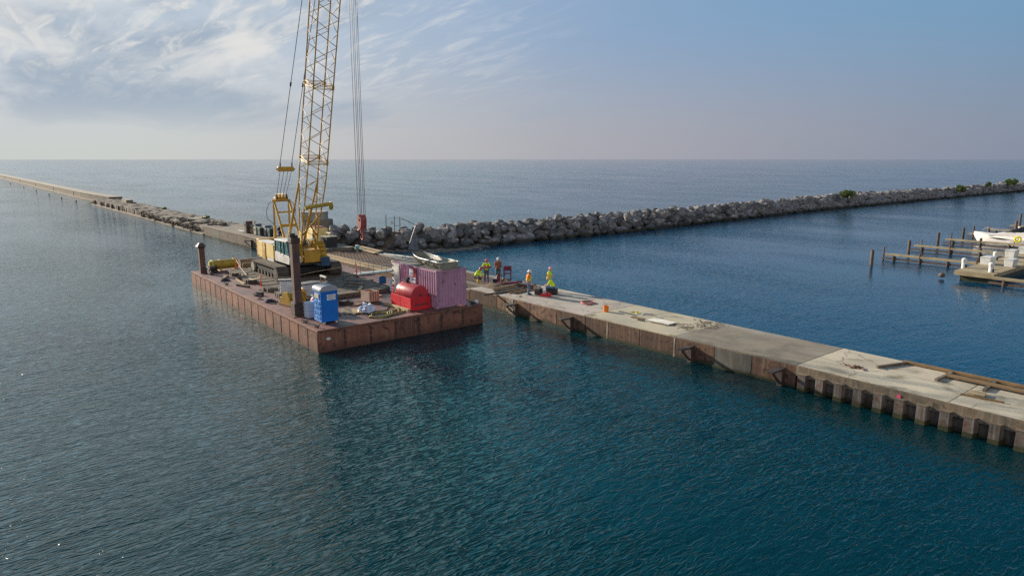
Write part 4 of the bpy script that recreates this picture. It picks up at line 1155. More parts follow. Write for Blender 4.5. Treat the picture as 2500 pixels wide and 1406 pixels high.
# --- delineator posts
def delin(x, y, z, h, label):
    t = thing('delineator_post', label, 'delineator', (x, y, z), rng.uniform(0, 3), 'red and white delineator posts')
    MB().lathe([(.2, 0), (.2, .04), (.07, .06)], 10).build('base', M['rubber'], t)
    MB().lathe([(.065, .05), (.05, h-.1), (.03, h-.08), (.03, h), (.001, h+.01)], 10).build('post', M['redorange'], t, smooth='auto')
    for z_ in (h*.62, h*.8): MB().lathe([(.06, z_-.045), (.06, z_+.045)], 10).build('reflective_band', M['white'], t)
    return t
rng = random.Random(8)
delin(-62.2, 18.5, BZ+.29, 1.0, 'red delineator post by the yellow tank at the far end of the timber mats')
delin(-52.4, 17.3, BZ, 1.2, 'red delineator post at the near edge of the timber mats')
delin(-53.2, 25.7, BZ, 1.15, 'red delineator post beside the gangway')
delin(-42.55, 23.3, BZ, 1.15, 'left of the two red and white delineator posts behind the red tub')
delin(-42.05, 23.55, BZ, 1.25, 'right of the two red and white delineator posts behind the red tub')

# --- drum, crate, plastic and the rest
t = thing('blue_drum', 'small blue drum standing on the timber mats near the container', 'drum', (-47.6, 25.2, BZ+.29))
MB().lathe([(.24, 0), (.27, .02), (.27, .5), (.24, .52)], 18).build('shell', M['bluedrum'], t, smooth='auto')
for z in (.04, .27, .5): MB().lathe([(.275, z-.02), (.285, z), (.275, z+.02)], 18).build('hoop', M['bluedrum'], t)
t = thing('wooden_crate', 'open pinkish wooden crate standing on loose boards on deck', 'crate', (-42.95, 21.7, BZ+.12), R(8))
for (c, d) in (((.5, 0, .36), (.04, .8, .72)), ((-.5, 0, .36), (.04, .8, .72)), ((0, .4, .36), (1., .04, .72)), ((0, -.4, .36), (1., .04, .72))):
    MB().box(c, d).build('side_board', M['crate'], t, bevel=.008)
for y in (-.3, -.1, .1, .3): MB().box((.53, y, .36), (.02, .05, .68)).build('batten', mat('crate_gap', (.2, .13, .1)), t)
MB().box((0, 0, .03), (.98, .76, .05)).build('floor_board', M['crate'], t)
o = MB((-43.05, 21.6, BZ+.5)).ball((-43.05, 21.6, BZ+.62), .3, 12, (1, .9, .45)).build('orange_bundle', M['orange'], smooth=True)
tag(o, 'bright orange bundle lying inside the wooden crate', 'bundle')
def boards(name, label, cat, c, n, L, w, h, rz, m, sp=.0, seed=0, z0=BZ, group=None):
    r = random.Random(seed)
    for i in range(n):
        a = rz + r.uniform(-.12, .12)
        p = (c[0]+r.uniform(-.25, .25)+sp*i*-math.sin(rz), c[1]+r.uniform(-.1, .1)+sp*i*math.cos(rz), z0+h/2+h*.75*(i if sp == 0 else i % 2))
        o = MB(p).box(p, (L*r.uniform(.75, 1.1), w, h), rz=a).build(name, m, bevel=.004)
        tag(o, label, cat, group)
boards('plank', 'grey plank in the loose stack between the blue toilet and the plastic sheeting', 'plank', (-41.2, 18.3), 6, 2.1, .16, .05, R(-12), M['timber'], .22, 3, BZ, 'planks beside the toilet')
boards('loose_board', 'thin dark board under the wooden crate', 'board', (-42.9, 21.5), 3, 1.7, .22, .035, R(60), M['brownwood'], .25, 6, BZ, 'boards under the crate')
o = MB((-42.9, 20.4, BZ)).box((-42.9, 20.4, BZ+.06), (1.3, .7, .05), rot=Euler((.1, -.08, .5)).to_matrix()).build('rusty_plate', M['rust']); tag(o, 'rusty steel plate lying on deck in front of the crate', 'plate')
o = MB((-43.4, 19.9, BZ)); o.box((-43.4, 19.9, BZ+.14), (.5, .5, .28), rz=.4); o.box((-43.1, 20.2, BZ+.1), (.5, .12, .2), rz=1.); tag(o.build('scrap_steel', M['dark_steel']), 'dark scrap steel piece beside the rusty plate', 'scrap')
t = thing('pallet', 'low wooden pallet carrying the heap of plastic sheeting', 'pallet', (-40.5, 19.75, BZ), R(-20))
for y in (-.45, 0, .45): MB().box((0, y, .04), (1.3, .1, .08)).build('bearer', M['wood'], t)
for i in range(6): MB().box((-.55+.22*i, 0, .095), (.16, 1.1, .025)).build('slat', M['wood'], t)
# crumpled plastic
bm = bmesh.new(); bmesh.ops.create_icosphere(bm, subdivisions=4, radius=1)
for v in bm.verts:
    d = v.co.normalized()
    k = .62 + .33*mnoise.noise(d*2.2) + .22*mnoise.noise(d*5.1+Vector((4, 0, 0)))
    v.co = Vector((d.x*k*.95, d.y*k*.72, max(-.02, d.z*k*.75)))
me = bpy.data.meshes.new('plastic_sheeting'); bm.to_mesh(me); bm.free(); me.materials.append(M['plastic'])
o = bpy.data.objects.new('plastic_sheeting', me); COL.objects.link(o); o.location = (-40.2, 20.0, BZ+.1)
tag(o, 'crumpled heap of pale blue plastic sheeting on a pallet', 'plastic sheet')
def hoseloop(name, label, pts, r, m, cat='hose', group=None):
    P_ = [Vector(p) for p in pts]; out = []
    for i in range(len(P_)-1):
        p0 = P_[max(0, i-1)]; p1 = P_[i]; p2 = P_[i+1]; p3 = P_[min(len(P_)-1, i+2)]
        for k in range(6):
            t_ = k/6
            out.append(.5*((2*p1)+(-p0+p2)*t_+(2*p0-5*p1+4*p2-p3)*t_*t_+(-p0+3*p1-3*p2+p3)*t_**3))
    out.append(P_[-1])
    o = MB(P_[0]).path(out, r, 7).build(name, m, smooth=True); tag(o, label, cat, group); return o
rz = random.Random(21)
for k in range(3):
    pts = []
    for i in range(13):
        g = i*.85+k; pts.append((-38.75+.6*math.cos(g)+rz.uniform(-.2, .2), 20.55+.95*math.sin(g*.9)+.12*i-.6+rz.uniform(-.15, .15), BZ+.035+.03*(i % 3)))
    hoseloop('hose', 'yellow and black hose tangled on deck beside the red tub', pts, .034, M['hose'], group='tangled yellow hoses')
hoseloop('hose', 'long black hose running from the plastic heap towards the red tub', [(-40., 20.5, BZ+.04), (-39.8, 21.2, BZ+.04), (-40.4, 21.7, BZ+.04), (-40.9, 22.1, BZ+.04)], .03, M['blackhose'])
hoseloop('hose', 'black hose trailing from the wooden crate', [(-42.5, 22.2, BZ+.04), (-41.9, 22.0, BZ+.04), (-41.6, 22.5, BZ+.04), (-41.4, 22.2, BZ+.04)], .03, M['blackhose'])
# white light plastic container beside the toilet, machines behind
t = thing('plastic_tote', 'tall pale grey plastic tote squeezed between the toilet and the spud pile', 'tote', (-41.15, 16.65, BZ), R(0))
MB().box((0, 0, .5), (.62, .78, 1.0)).build('body', M['greyplastic'], t, bevel=.04)
for z in (.25, .5, .75): MB().box((.0, 0, z), (.65, .81, .05)).build('rib', M['greyplastic'], t, bevel=.01)
t = thing('generator', 'dark green generator with a red drum end behind the blue toilet', 'generator', (-42.4, 17.75, BZ))
MB().box((0, 0, .62), (1.2, .8, 1.0)).build('housing', M['bottlegreen'], t, bevel=.06)
MB().box((0, 0, .07), (1.35, .9, .12)).build('skid', M['black'], t)
MB().lathe([(.1, -.06), (.34, -.05), (.38, .05), (.3, .14), (1e-5, .2)], 20, (.3, -.52, .7), Matrix.Rotation(PI/2, 3, 'X')).build('drum_end', M['maroon'], t, smooth='auto')
MB().path([(-.3, 0, 1.1), (-.3, 0, 1.45), (-.2, .1, 1.5)], .05, 8).build('exhaust', M['dark_steel'], t)
for i in range(5): MB().box((.61, 0, .5+.13*i), (.02, .6, .05)).build('louvre', M['black'], t)
# winch
t = thing('deck_winch', 'yellow deck winch standing behind the tall spud pile', 'winch', (-45.5, 17.15, BZ), R(10))
for y in (-.55, .55): MB().extr([(-.7, .0), (.7, 0), (.55, .35), (.25, .95), (-.25, .95), (-.6, .4)], 'y', y-.05, y+.05).build('side_frame', M['yellow'], t, bevel=.01)
MB().lathe([(.42, -.5), (.42, -.46), (.28, -.45), (.28, .45), (.42, .46), (.42, .5)], 22, (0, 0, .6), Matrix.Rotation(PI/2, 3, 'X')).build('drum', M['olive_yellow'], t, smooth='auto')
MB().lathe([(.1, 0), (.45, .01), (.5, .06), (.45, .12), (.1, .13)], 22, (.1, .62, .62), Matrix.Rotation(-PI/2, 3, 'X')).build('gear_cover', M['yellow'], t, smooth='auto')
MB().box((-.75, -.2, .3), (.5, .5, .45)).build('motor', M['olive_yellow'], t, bevel=.03)
MB().box((0, 0, .05), (1.7, 1.3, .1)).build('base', M['rust'], t)
# ribbed grey bins
def bin_(x, y, rz, label):
    t = thing('ribbed_bin', label, 'bin', (x, y, BZ), rz, 'ribbed grey bins')
    MB().box((0, 0, .55), (1.15, 1.3, 1.1)).build('body', M['greyplastic'], t, bevel=.03)
    for i in range(6): MB().box((0, 0, .12+.18*i), (1.2, 1.35, .05)).build('rib', M['offwhite'], t, bevel=.008)
    l = MB(); l.add([(-.75, -.8, 1.02), (.62, -.8, 1.2), (.62, .8, 1.2), (-.75, .8, 1.02), (-.75, -.8, 1.08), (.62, -.8, 1.26), (.62, .8, 1.26), (-.75, .8, 1.08)], [(3, 2, 1, 0), (4, 5, 6, 7), (0, 1, 5, 4), (1, 2, 6, 5), (2, 3, 7, 6), (3, 0, 4, 7)])
    lo_ = l.build('lid', M['white'], t)
    for i in range(5): MB().box((-.6+.28*i, 0, 1.125+.037*i), (.06, 1.6, .03)).build('lid_rib', M['alu'], lo_)
    return t
bin_(-46.9, 18.7, R(8), 'ribbed grey bin with white lid just right of the tall spud pile')
bin_(-49.1, 18.3, R(-22), 'ribbed grey bin with white lid just left of the tall spud pile')
t = thing('rusty_stand', 'small rusty steel frame standing behind the ribbed bins', 'frame', (-46.9, 20.0, BZ+.29))
for x in (-.4, .4): MB().bx(x-.04, x+.04, -.04, .04, 0, 1.25).build('post', M['rust'], t)
MB().bx(-.5, .5, -.05, .05, 1.16, 1.26).build('crossbar', M['offwhite'], t); MB().bx(-.36, .36, -.02, .02, .3, .85).build('plate', M['rust'], t)
# yellow tank and the long log on the far edge
t = thing('yellow_tank', 'long dirty yellow tank on stands at the far edge of the barge', 'tank', (-64.1, 17.9, BZ))
MB().lathe([(1e-5, -1.28), (.3, -1.25), (.42, -1.05), (.42, 1.05), (.3, 1.25), (1e-5, 1.28)], 20, (0, 0, .55), Matrix.Rotation(PI/2, 3, 'X')).build('shell', M['olive_yellow'], t, smooth='auto')
for y in (-1., -.35, .9):
    MB().extr([(-.5, 0), (.5, 0), (.44, .75), (.3, 1.0), (-.3, 1.0), (-.44, .75)], 'y', y-.05, y+.05).build('stand', mat('pale_yellow', (.62, .55, .12)) if y < -.9 else M['yellow'], t)
o = MB((-64.2, 21.6, BZ)).lathe([(.44, -2.3), (.46, -2.2), (.43, 0), (.4, 2.35)], 18, (-64.2, 21.7, BZ+.44), Matrix.Rotation(PI/2, 3, 'X')).build('log', M['log'], smooth='auto')
tag(o, 'thick brown log lying at the far end of the barge behind the crane', 'log')
o = MB((-63.2, 21.2, BZ)).lathe([(.3, -1.9), (.3, 1.9)], 14, (-63.35, 21.3, BZ+.3), Matrix.Rotation(PI/2, 3, 'X')).build('log', M['log'], smooth='auto')
tag(o, 'thinner brown log lying in front of the thick log at the far end', 'log')
t = thing('anchor_winch', 'small black winch near the short spud pile', 'winch', (-63.3, 16.75, BZ))
MB().box((0, 0, .12), (.9, .6, .24)).build('base', M['black'], t); MB().lathe([(.3, -.3), (.16, -.28), (.16, .28), (.3, .3)], 14, (0, 0, .4), Matrix.Rotation(PI/2, 3, 'X')).build('drum', M['dark_steel'], t)
MB().tube((-.5, -.35, .55), (.4, -.35, .35), .04, 6).build('crank', M['dark_steel'], t)
hoseloop('rope', 'pale rope sagging between two red delineator posts beside the tracks', [(-62.2, 18.5, BZ+1.1), (-60.2, 18.25, BZ+.62), (-57.5, 17.9, BZ+.33), (-55, 17.5, BZ+.42), (-52.4, 17.3, BZ+1.02)], .03, M['rope'], 'rope')
hoseloop('rope', 'thin yellow rope stretched past the front of the crawler tracks', [(-52.4, 17.4, BZ+1.0), (-52.6, 19.5, BZ+.75), (-52.8, 22, BZ+.9), (-53.2, 25.7, BZ+1.05)], .018, M['rope'], 'rope')
o = MB((-50.3, 16.4, BZ)).box((-50.3, 16.45, BZ+.14), (.62, .3, .24), rz=.3); o.box((-50.1, 16.35, BZ+.05), (.8, .35, .08), rz=.1)
tag(o.build('toolbox', M['black'], bevel=.02), 'black toolbox near the long side edge of the barge', 'toolbox')
o = MB((-48.6, 16.1, BZ)); rr_ = random.Random(4)
for i in range(7): o.box((-49.2+i*.5, 16.2+rr_.uniform(-.3, .4), BZ+.03), (rr_.uniform(.2, .7), rr_.uniform(.06, .15), .05), rz=rr_.uniform(-1, 1))
tag(o.build('deck_litter', M['dark_steel']), 'scattered steel bits along the barge edge near the tall spud pile', 'scrap', kind='stuff')
o = MB((-57, 17.1, BZ)).box((-57, 17.1, BZ+.06), (3., .12, .1), rz=R(-4)).build('timber_beam', M['wood']); tag(o, 'thin pale timber lying along the near ends of the mats', 'timber')

# --- gangway
GW = thing('gangway', 'narrow grey gangway with thin railings from the barge to the pier', 'gangway', (-54, 28.3, BZ))
og = GW.location
MB(og).bar((-53.9, 26.0, BZ+.1), (-54.0, 31.4, BZ+.06), .95, .14).build('walkway', M['alu'], GW, bevel=.01)
for x in (-54.37, -53.47):
    for i in range(5):
        y = 26.2+i*1.25; MB(og).tube((x, y, BZ+.1), (x, y, BZ+1.2), .028, 6).build('post', M['alu'], GW)
    for z in (.62, 1.18): MB(og).tube((x, 26.15, BZ+z), (x-.05, 31.3, BZ+z-.04), .022, 6).build('rail', M['alu'], GW)

# loose gear scattered over the deck
r_ = random.Random(31)
LS = [((-59.5, 16.7), 'short grey timber lying on deck left of the rope'), ((-54.6, 16.6), 'short grey timber lying on deck between the delineator post and the barge edge'), ((-46.2, 22.6), 'grey timber lying on top of the mats in front of the crane'), ((-48.3, 23.3), 'grey timber lying askew on the mats by the blue drum'), ((-44.6, 22.9), 'short grey timber lying just off the mats towards the crate'), ((-44.2, 18.6), 'grey timber lying on deck behind the blue toilet')]
for i, ((x, y), lb) in enumerate(LS):
    z = BZ + (.3 if 'top of the mats' in lb or 'on the mats' in lb else 0)
    o = MB((x, y, z)).box((x, y, z+.09), (r_.uniform(1.2, 2.2), .2, .16), rz=r_.uniform(-.8, .8)).build('timber', M['timber'] if i % 2 else M['wood'], bevel=.012)
    tag(o, lb, 'timber', 'loose timbers on the barge')
for i, (x, y, lb) in enumerate(((-58.2, 16.3, 'coil of dark rope near the far half of the barge edge'), (-47.4, 16.2, 'coil of dark rope near the deck winch'))):
    c = MB((x, y, BZ))
    for k in range(3): c.path([(x+(.36-.05*k)*math.cos(g), y+(.36-.05*k)*math.sin(g), BZ+.04+.05*k) for g in [2*PI*j/22 for j in range(23)]], .035, 6)
    tag(c.build('rope_coil', M['navy'], smooth=True), lb, 'rope', 'rope coils on the barge')
hoseloop('cable', 'thin black cable snaking over the mats in front of the crane', [(-52.5, 24.6, BZ+.33), (-50.8, 23.2, BZ+.33), (-49.6, 24.1, BZ+.33), (-48.4, 22.2, BZ+.33), (-46.6, 22.9, BZ+.33), (-45.4, 21.6, BZ+.1)], .03, M['blackhose'], 'cable')
t = thing('gas_bottle_rack', 'small rack with two grey gas bottles by the timber mats near the container', 'gas bottles', (-44.9, 24.6, BZ))
MB().box((0, 0, .06), (.6, .4, .1)).build('base', M['dark_steel'], t)
for x in (-.15, .15): MB().lathe([(.12, .1), (.13, .15), (.13, 1.0), (.06, 1.12), (.04, 1.2)], 12, (x, 0, 0)).build('bottle', M['greyplastic'] if x < 0 else M['bluedrum'], t, smooth='auto')
MB().bx(-.32, .32, .14, .18, .1, 1.1).build('back_frame', M['dark_steel'], t)

# ------------------------------------------------------------------ people
def remesh(mb, name, m, parent, vox, sm=True):
    o = mb.build(name, m, parent, smooth=False)
    r = o.modifiers.new('skin_over', 'REMESH'); r.mode = 'VOXEL'; r.voxel_size = vox; r.use_smooth_shade = True
    s = o.modifiers.new('relax', 'SMOOTH'); s.factor = .5; s.iterations = 2
    return o
def V3(*a): return Vector(a)
def person(label, loc, rz, J, shirt, sleeve, trousers, leg_to, boots, hat, hatpitch=0., beard=False, extras=None, brim=False, girth=1.0):
    """J: joints in metres, the person looks along +Y, +X is their right side"""
    t = thing('person', label, 'person', loc, rz); t.scale = (1.1*girth, 1.1*girth, 1.04)
    hd = J['head']; nk = J['neck']; ch = J['chest']; pv = J['pelvis']
    up = (hd-nk).normalized(); fw = J.get('look', V3(0, 1, 0)); fw = (fw-up*fw.dot(up)).normalized(); sd_ = fw.cross(up)
    b = MB()
    b.caps(pv, ch, .125, .13); b.caps(J['hipR'], J['hipL'], .11, .11); b.caps(J['shR'], J['shL'], .07, .07); b.caps(ch+(J['shR']-ch)*.4, ch+(J['shL']-ch)*.4, .12, .12)
    b.caps(nk-up*.06, hd, .058, .055)
    b.caps(hd-up*.025, hd+up*.045, .082, .088); b.caps(hd+fw*.03-up*.06, hd-up*.03, .055, .075)
    b.caps(hd+fw*.08-up*.005, hd+fw*.105-up*.03, .013, .018)                 # nose
    b.caps(hd+fw*.085-up*.055-sd_*.02, hd+fw*.085-up*.055+sd_*.02, .012, .012)  # mouth
    for s in (-1, 1): b.caps(hd+sd_*s*.088+up*.02, hd+sd_*s*.088-up*.02, .016, .013)
    for S in 'RL':
        sh, el, wr = J['sh'+S], J['el'+S], J['wr'+S]
        b.caps(sh, el, .052, .042); b.caps(el, wr, .042, .028)
        f = (wr-el).normalized() if ('hand'+S) not in J else (J['hand'+S]-wr).normalized()
        n = J.get('palm'+S, V3(0, 1, -.2)); n = (n-f*n.dot(f)).normalized(); sdh = f.cross(n)
        b.caps(wr, wr+f*.075, .03, .034); b.caps(wr+f*.06-sdh*.02, wr+f*.06+sdh*.02, .026, .026)
        for i, (o_, l) in enumerate(((-.033, .068), (-.011, .08), (.011, .075), (.032, .058))):
            k0 = wr+f*.085+sdh*o_; k1 = k0+(f*.8+n*.5).normalized()*l*.55; k2 = k1+(f*.25+n*.95).normalized()*l*.5
            b.caps(k0, k1, .0105, .0095); b.caps(k1, k2, .0095, .008)
        sg_ = -1 if S == 'R' else 1
        th = wr+f*.03+sdh*.03*sg_; b.caps(th, th+(f*.7+sdh*.6*sg_+n*.3)*.045, .013, .011); b.caps(th+(f*.7+sdh*.6*sg_+n*.3)*.045, th+(f*.9+sdh*.4*sg_+n*.6)*.075, .011, .009)
        hp, kn, an, to = J['hip'+S], J['kn'+S], J['an'+S], J['to'+S]
        b.caps(hp, kn, .085, .058); b.caps(kn, an, .055, .04); b.caps(an, to, .04, .03)
    remesh(b, 'body', M['skin'], t, .011)
    # shirt
    g = MB(); mid = (pv+ch)/2
    g.caps(pv+(ch-pv)*.12, mid, .155, .158); g.caps(mid, ch, .158, .158); g.caps(ch+(J['shR']-ch)*.5, ch+(J['shL']-ch)*.5, .14, .14); g.caps(J['shR'], J['shL'], .085, .085); g.caps(nk-up*.09, nk-up*.02, .085, .068)
    for S in 'RL':
        sh, el, wr = J['sh'+S], J['el'+S], J['wr'+S]
        if sleeve <= 1: g.caps(sh, sh+(el-sh)*sleeve, .075, .066)
        else:
            g.caps(sh, el, .074, .06); g.caps(el, el+(wr-el)*(sleeve-1), .06, .045)
    remesh(g, 'shirt', shirt, t, .016)
    g = MB(); g.caps(pv+V3(0, 0, .02), pv+(ch-pv)*.15, .145, .14); g.caps(J['hipR'], J['hipL'], .125, .125)
    for S in 'RL':
        hp, kn, an = J['hip'+S], J['kn'+S], J['an'+S]
        if leg_to <= 1: g.caps(hp, hp+(kn-hp)*leg_to, .108, .092)
        else: g.caps(hp, kn, .105, .078); g.caps(kn, kn+(an-kn)*(leg_to-1), .076, .066)
    remesh(g, 'trousers', trousers, t, .016)
    for S in 'RL':
        kn, an, to = J['kn'+S], J['an'+S], J['to'+S]
        g = MB(); g.caps(an+(kn-an)*J.get('boot', .25), an, .066, .056); g.caps(an-V3(0, 0, .02), to-V3(0, 0, .005), .056, .045)
        remesh(g, 'boot', boots, t, .014)
    m3 = Matrix((sd_, fw, up)).transposed()
    c = hd+up*.045
    prof = [(.112, -.005), (.115, .02), (.112, .06), (.095, .105), (.06, .13), (1e-4, .138)]
    h = MB().lathe(prof, 18, c, m3).build('hard_hat', hat, t, smooth='auto')
    if brim: MB().lathe([(.11, -.012), (.155, -.018), (.156, -.006), (.112, .01)], 20, c, m3).build('brim', hat, h)
    else: MB().caps(c+fw*.09, c+fw*.15-up*.012, .045, .03).build('brim', hat, h)
    MB().bar(c+up*.135-fw*.1, c+up*.138+fw*.09, .03, .025).build('hat_ridge', hat, h)
    for s in (-1, 1): MB().ball(hd+fw*.083+sd_*s*.032+up*.015, .012, 8).build('eye', M['navy'], t)
    if beard: remesh(MB().caps(hd+fw*.05-up*.085-sd_*.03, hd+fw*.05-up*.085+sd_*.03, .042, .042), 'beard', M['beard'], t, .012)
    if extras: extras(t, J, up, fw, sd_)
    return t
def stand(**k):
    J = dict(pelvis=V3(0, 0, .99), chest=V3(0, .0, 1.32), neck=V3(0, .01, 1.52), head=V3(0, .04, 1.665),
             shR=V3(.185, 0, 1.45), shL=V3(-.185, 0, 1.45), elR=V3(.25, -.03, 1.17), elL=V3(-.25, -.03, 1.17), wrR=V3(.25, .06, .93), wrL=V3(-.25, .06, .93),
             hipR=V3(.09, 0, .93), hipL=V3(-.09, 0, .93), knR=V3(.11, .03, .5), knL=V3(-.11, .03, .5), anR=V3(.12, -.02, .085), anL=V3(-.12, -.02, .085), toR=V3(.15, .15, .045), toL=V3(-.15, .15, .045))
    J.update(k); return J
def look(dx, dy, dz=0.): return V3(dx, dy, dz)
# 1 kneeling worker at the edge of the slab
def ex1(t, J, up, fw, sd_):
    g = MB(); g.caps(J['chest']+V3(.07, .12, .05), J['pelvis']+V3(.1, .1, .08), .045, .045); g.caps(J['chest']+V3(-.1, .05, .08), J['pelvis']+V3(-.14, -.06, .02), .05, .08)
    remesh(g, 'harness', M['redvest'], t, .02)
J = stand(pelvis=V3(0, -.12, .55), chest=V3(0, .1, .84), neck=V3(0, .2, 1.02), head=V3(0, .29, 1.13), look=look(.2, 1, -.5),
          shR=V3(.18, .16, .96), shL=V3(-.18, .16, .96), elR=V3(.22, .32, .72), elL=V3(-.2, .34, .7), wrR=V3(.1, .5, .55), wrL=V3(-.08, .52, .52),
          hipR=V3(.1, -.1, .5), hipL=V3(-.1, -.1, .5), knR=V3(.2, .3, .5), knL=V3(-.2, .22, .35), anR=V3(.2, .18, .09), anL=V3(-.2, -.12, .1), toR=V3(.22, .36, .05), toL=V3(-.22, .08, .05), boot=.85)
person('crouching worker in a yellow shirt, yellow boots and red hard hat by the rebar bay', (-45.75, 33.05, 1.05), R(-70), J, M['hivis'], 1.8, M['greypants'], 1.3, M['bootyellow'], M['hatred'], extras=ex1)
# 2 standing, hands at the belt
def ex2(t, J, up, fw, sd_):
    g = MB(); g.caps(V3(.11, .13, 1.44), V3(.12, .17, 1.18), .035, .035); g.caps(V3(-.11, .13, 1.44), V3(-.12, .17, 1.18), .035, .035); g.caps(V3(-.15, .16, 1.2), V3(.15, .16, 1.2), .075, .075)
    remesh(g, 'harness', M['redvest'], t, .02)
    for s in (-1, 1): remesh(MB().caps(J['el'+('R' if s > 0 else 'L')], J['wr'+('R' if s > 0 else 'L')], .062, .05), 'forearm_guard', M['navy'], t, .016)
J = stand(elR=V3(.34, .02, 1.2), elL=V3(-.34, .02, 1.2), wrR=V3(.15, .22, 1.12), wrL=V3(-.15, .22, 1.12), boot=.7, look=look(-.1, 1, -.45), head=V3(0, .06, 1.66))
person('standing worker in a yellow shirt with red harness, grey shorts and blue boots', (-44.95, 33.45, 1.2), R(-125), J, M['hivis'], .75, M['greypants'], 1.05, M['bootblue'], M['hatred'], extras=ex2)
# 3 rust hoodie
J = stand(elR=V3(.24, .08, 1.18), elL=V3(-.24, .08, 1.18), wrR=V3(.17, .24, 1.02), wrL=V3(-.17, .24, 1.02), look=look(.3, 1, -.3))
def ex3(t, J, up, fw, sd_):
    remesh(MB().caps(J['neck']-fw*.05, J['head']-fw*.06-up*.06, .1, .095), 'hood', M['hoodie'], t, .018)
person('worker in a rust brown hoodie, dark jeans and white hard hat by the maroon cart', (-45.05, 34.75, 1.2), R(-130), J, M['hoodie'], 1.95, M['darkjeans'], 1.95, M['bootdark'], M['hatwhite'], extras=ex3)
# 4 orange shirt, seen from his left side
def ex4(t, J, up, fw, sd_):
    g = MB(); g.lathe([(.13, -.06), (.172, -.055), (.172, .055), (.13, .06)], 20, (0, 0, 1.13)); gg = remesh(g, 'waist_band', M['limeband'], t, .016); gg.scale = (1, 1, 1)
    g = MB(); g.caps(V3(.1, .125, 1.44), V3(.1, .15, 1.2), .034, .034); g.caps(V3(-.1, .125, 1.44), V3(-.1, .15, 1.2), .034, .034); remesh(g, 'chest_band', M['limeband'], t, .016)
def lathe_band(t):
    pass
J = stand(look=look(0, 1, -.05), elR=V3(.24, -.06, 1.17), elL=V3(-.24, -.06, 1.17), wrR=V3(.24, .02, .92), wrL=V3(-.24, .02, .92), chest=V3(0, .0, 1.3))
person('stout man in an orange shirt with lime bands, blue jeans and white brimmed hard hat', (-38.5, 32.6, 1.2), R(-40), J, M['vestorange'], .75, M['jeans'], 1.95, M['bootdark'], M['hatwhite'], girth=1.16, beard=True, extras=ex4, brim=True)
# 5 pink hat, behind the seated one
J = stand(look=look(.1, 1, -.2), elR=V3(.26, .02, 1.18), elL=V3(-.25, .02, 1.18), wrR=V3(.2, .27, 1.2), wrL=V3(-.12, .26, 1.15))
def ex5(t, J, up, fw, sd_):
    remesh(MB().caps(V3(.16, -.1, 1.35), V3(.17, -.08, 1.15), .06, .05), 'harness', M['redvest'], t, .018)
person('worker in a yellow vest and pale pink hard hat standing behind the seated worker', (-38.55, 34.75, 1.2), R(-62), J, M['hivis'], .6, M['jeans'], 1.95, M['bootdark'], M['hatpink'], extras=ex5)
# 6 seated on a black box
J = stand(pelvis=V3(0, -.02, .53), chest=V3(0, .14, .84), neck=V3(0, .24, 1.02), head=V3(0, .32, 1.13), look=look(.05, 1, -.6),
          shR=V3(.19, .2, .96), shL=V3(-.19, .2, .96), elR=V3(.25, .34, .72), elL=V3(-.25, .34, .72), wrR=V3(.12, .52, .66), wrL=V3(-.12, .52, .66),
          hipR=V3(.1, .03, .5), hipL=V3(-.1, .03, .5), knR=V3(.16, .46, .5), knL=V3(-.16, .46, .5), anR=V3(.16, .44, .085), anL=V3(-.16, .44, .085), toR=V3(.17, .62, .045), toL=V3(-.17, .62, .045))
person('worker in a yellow shirt and yellow hard hat sitting bent forward on a black box', (-37.55, 34.25, 1.2), R(128), J, M['hivis'], .8, M['jeans'], 1.95, M['bootdark'], M['hatyellow'])
# 7 far worker behind the crane gantry
J = stand(look=look(.3, 1, -.3), elR=V3(.26, .05, 1.2), elL=V3(-.26, .05, 1.2), wrR=V3(.15, .26, 1.15), wrL=V3(-.15, .26, 1.15))
person('distant worker in dark clothes on the old pier behind the crane', (-84.3, 30.6, 1.3), R(-100), J, M['navy'], 1.95, M['navy'], 1.95, M['bootdark'], mat('dark_blue_hat', (.06, .08, .16), None, .5))

# ------------------------------------------------------------------ things on the pier
def one(mb, name, m, label, cat, group=None, **k):
    return tag(mb.build(name, m, **k), label, cat, group)
t = thing('black_box', 'black plastic crate box the seated worker sits on', 'box', (-37.6, 34.2, PZ), R(38))
MB().box((0, 0, .2), (.78, .5, .38)).build('body', M['black'], t, bevel=.02); MB().box((0, 0, .405), (.82, .54, .04)).build('lid', M['black'], t, bevel=.01)
t = thing('tool_case', 'open red tool case at the feet of the seated worker', 'tool case', (-37.3, 33.25, PZ), R(25))
MB().box((0, 0, .1), (.75, .42, .2)).build('body', M['red'], t, bevel=.02); MB().box((.2, .1, .22), (.4, .3, .05), rot=Euler((.1, .3, 0)).to_matrix()).build('lid', M['red'], t)
t = thing('grey_generator', 'small dark grey generator standing beside the man in the orange shirt', 'generator', (-38.05, 33.2, PZ), R(12))
MB().box((0, 0, .23), (.5, .42, .44)).build('body', M['black'], t, bevel=.03); MB().box((0, 0, .5), (.42, .36, .1)).build('tank', mat('grey_tank', (.16, .17, .18)), t, bevel=.02)
MB().path([(-.2, 0, .5), (-.2, 0, .62), (.2, 0, .62), (.2, 0, .5)], .02, 6).build('handle', M['black'], t)
t = thing('cardboard_box', 'small tan cardboard box behind the grey generator', 'box', (-39.15, 34.0, PZ), R(20))
MB().box((0, 0, .24), (.42, .36, .46)).build('body', M['crate'], t); MB().box((-.2, 0, .5), (.02, .36, .16), rot=Euler((0, -.5, 0)).to_matrix()).build('flap', M['brownwood'], t)
one(MB((-40.3, 34.6, PZ)).bar((-41.3, 33.9, PZ+.2), (-39.5, 34.4, PZ+.2), .34, .34), 'steel_pipe', M['machine_brown'], 'short brown steel pipe lying behind the man in the orange shirt', 'pipe')
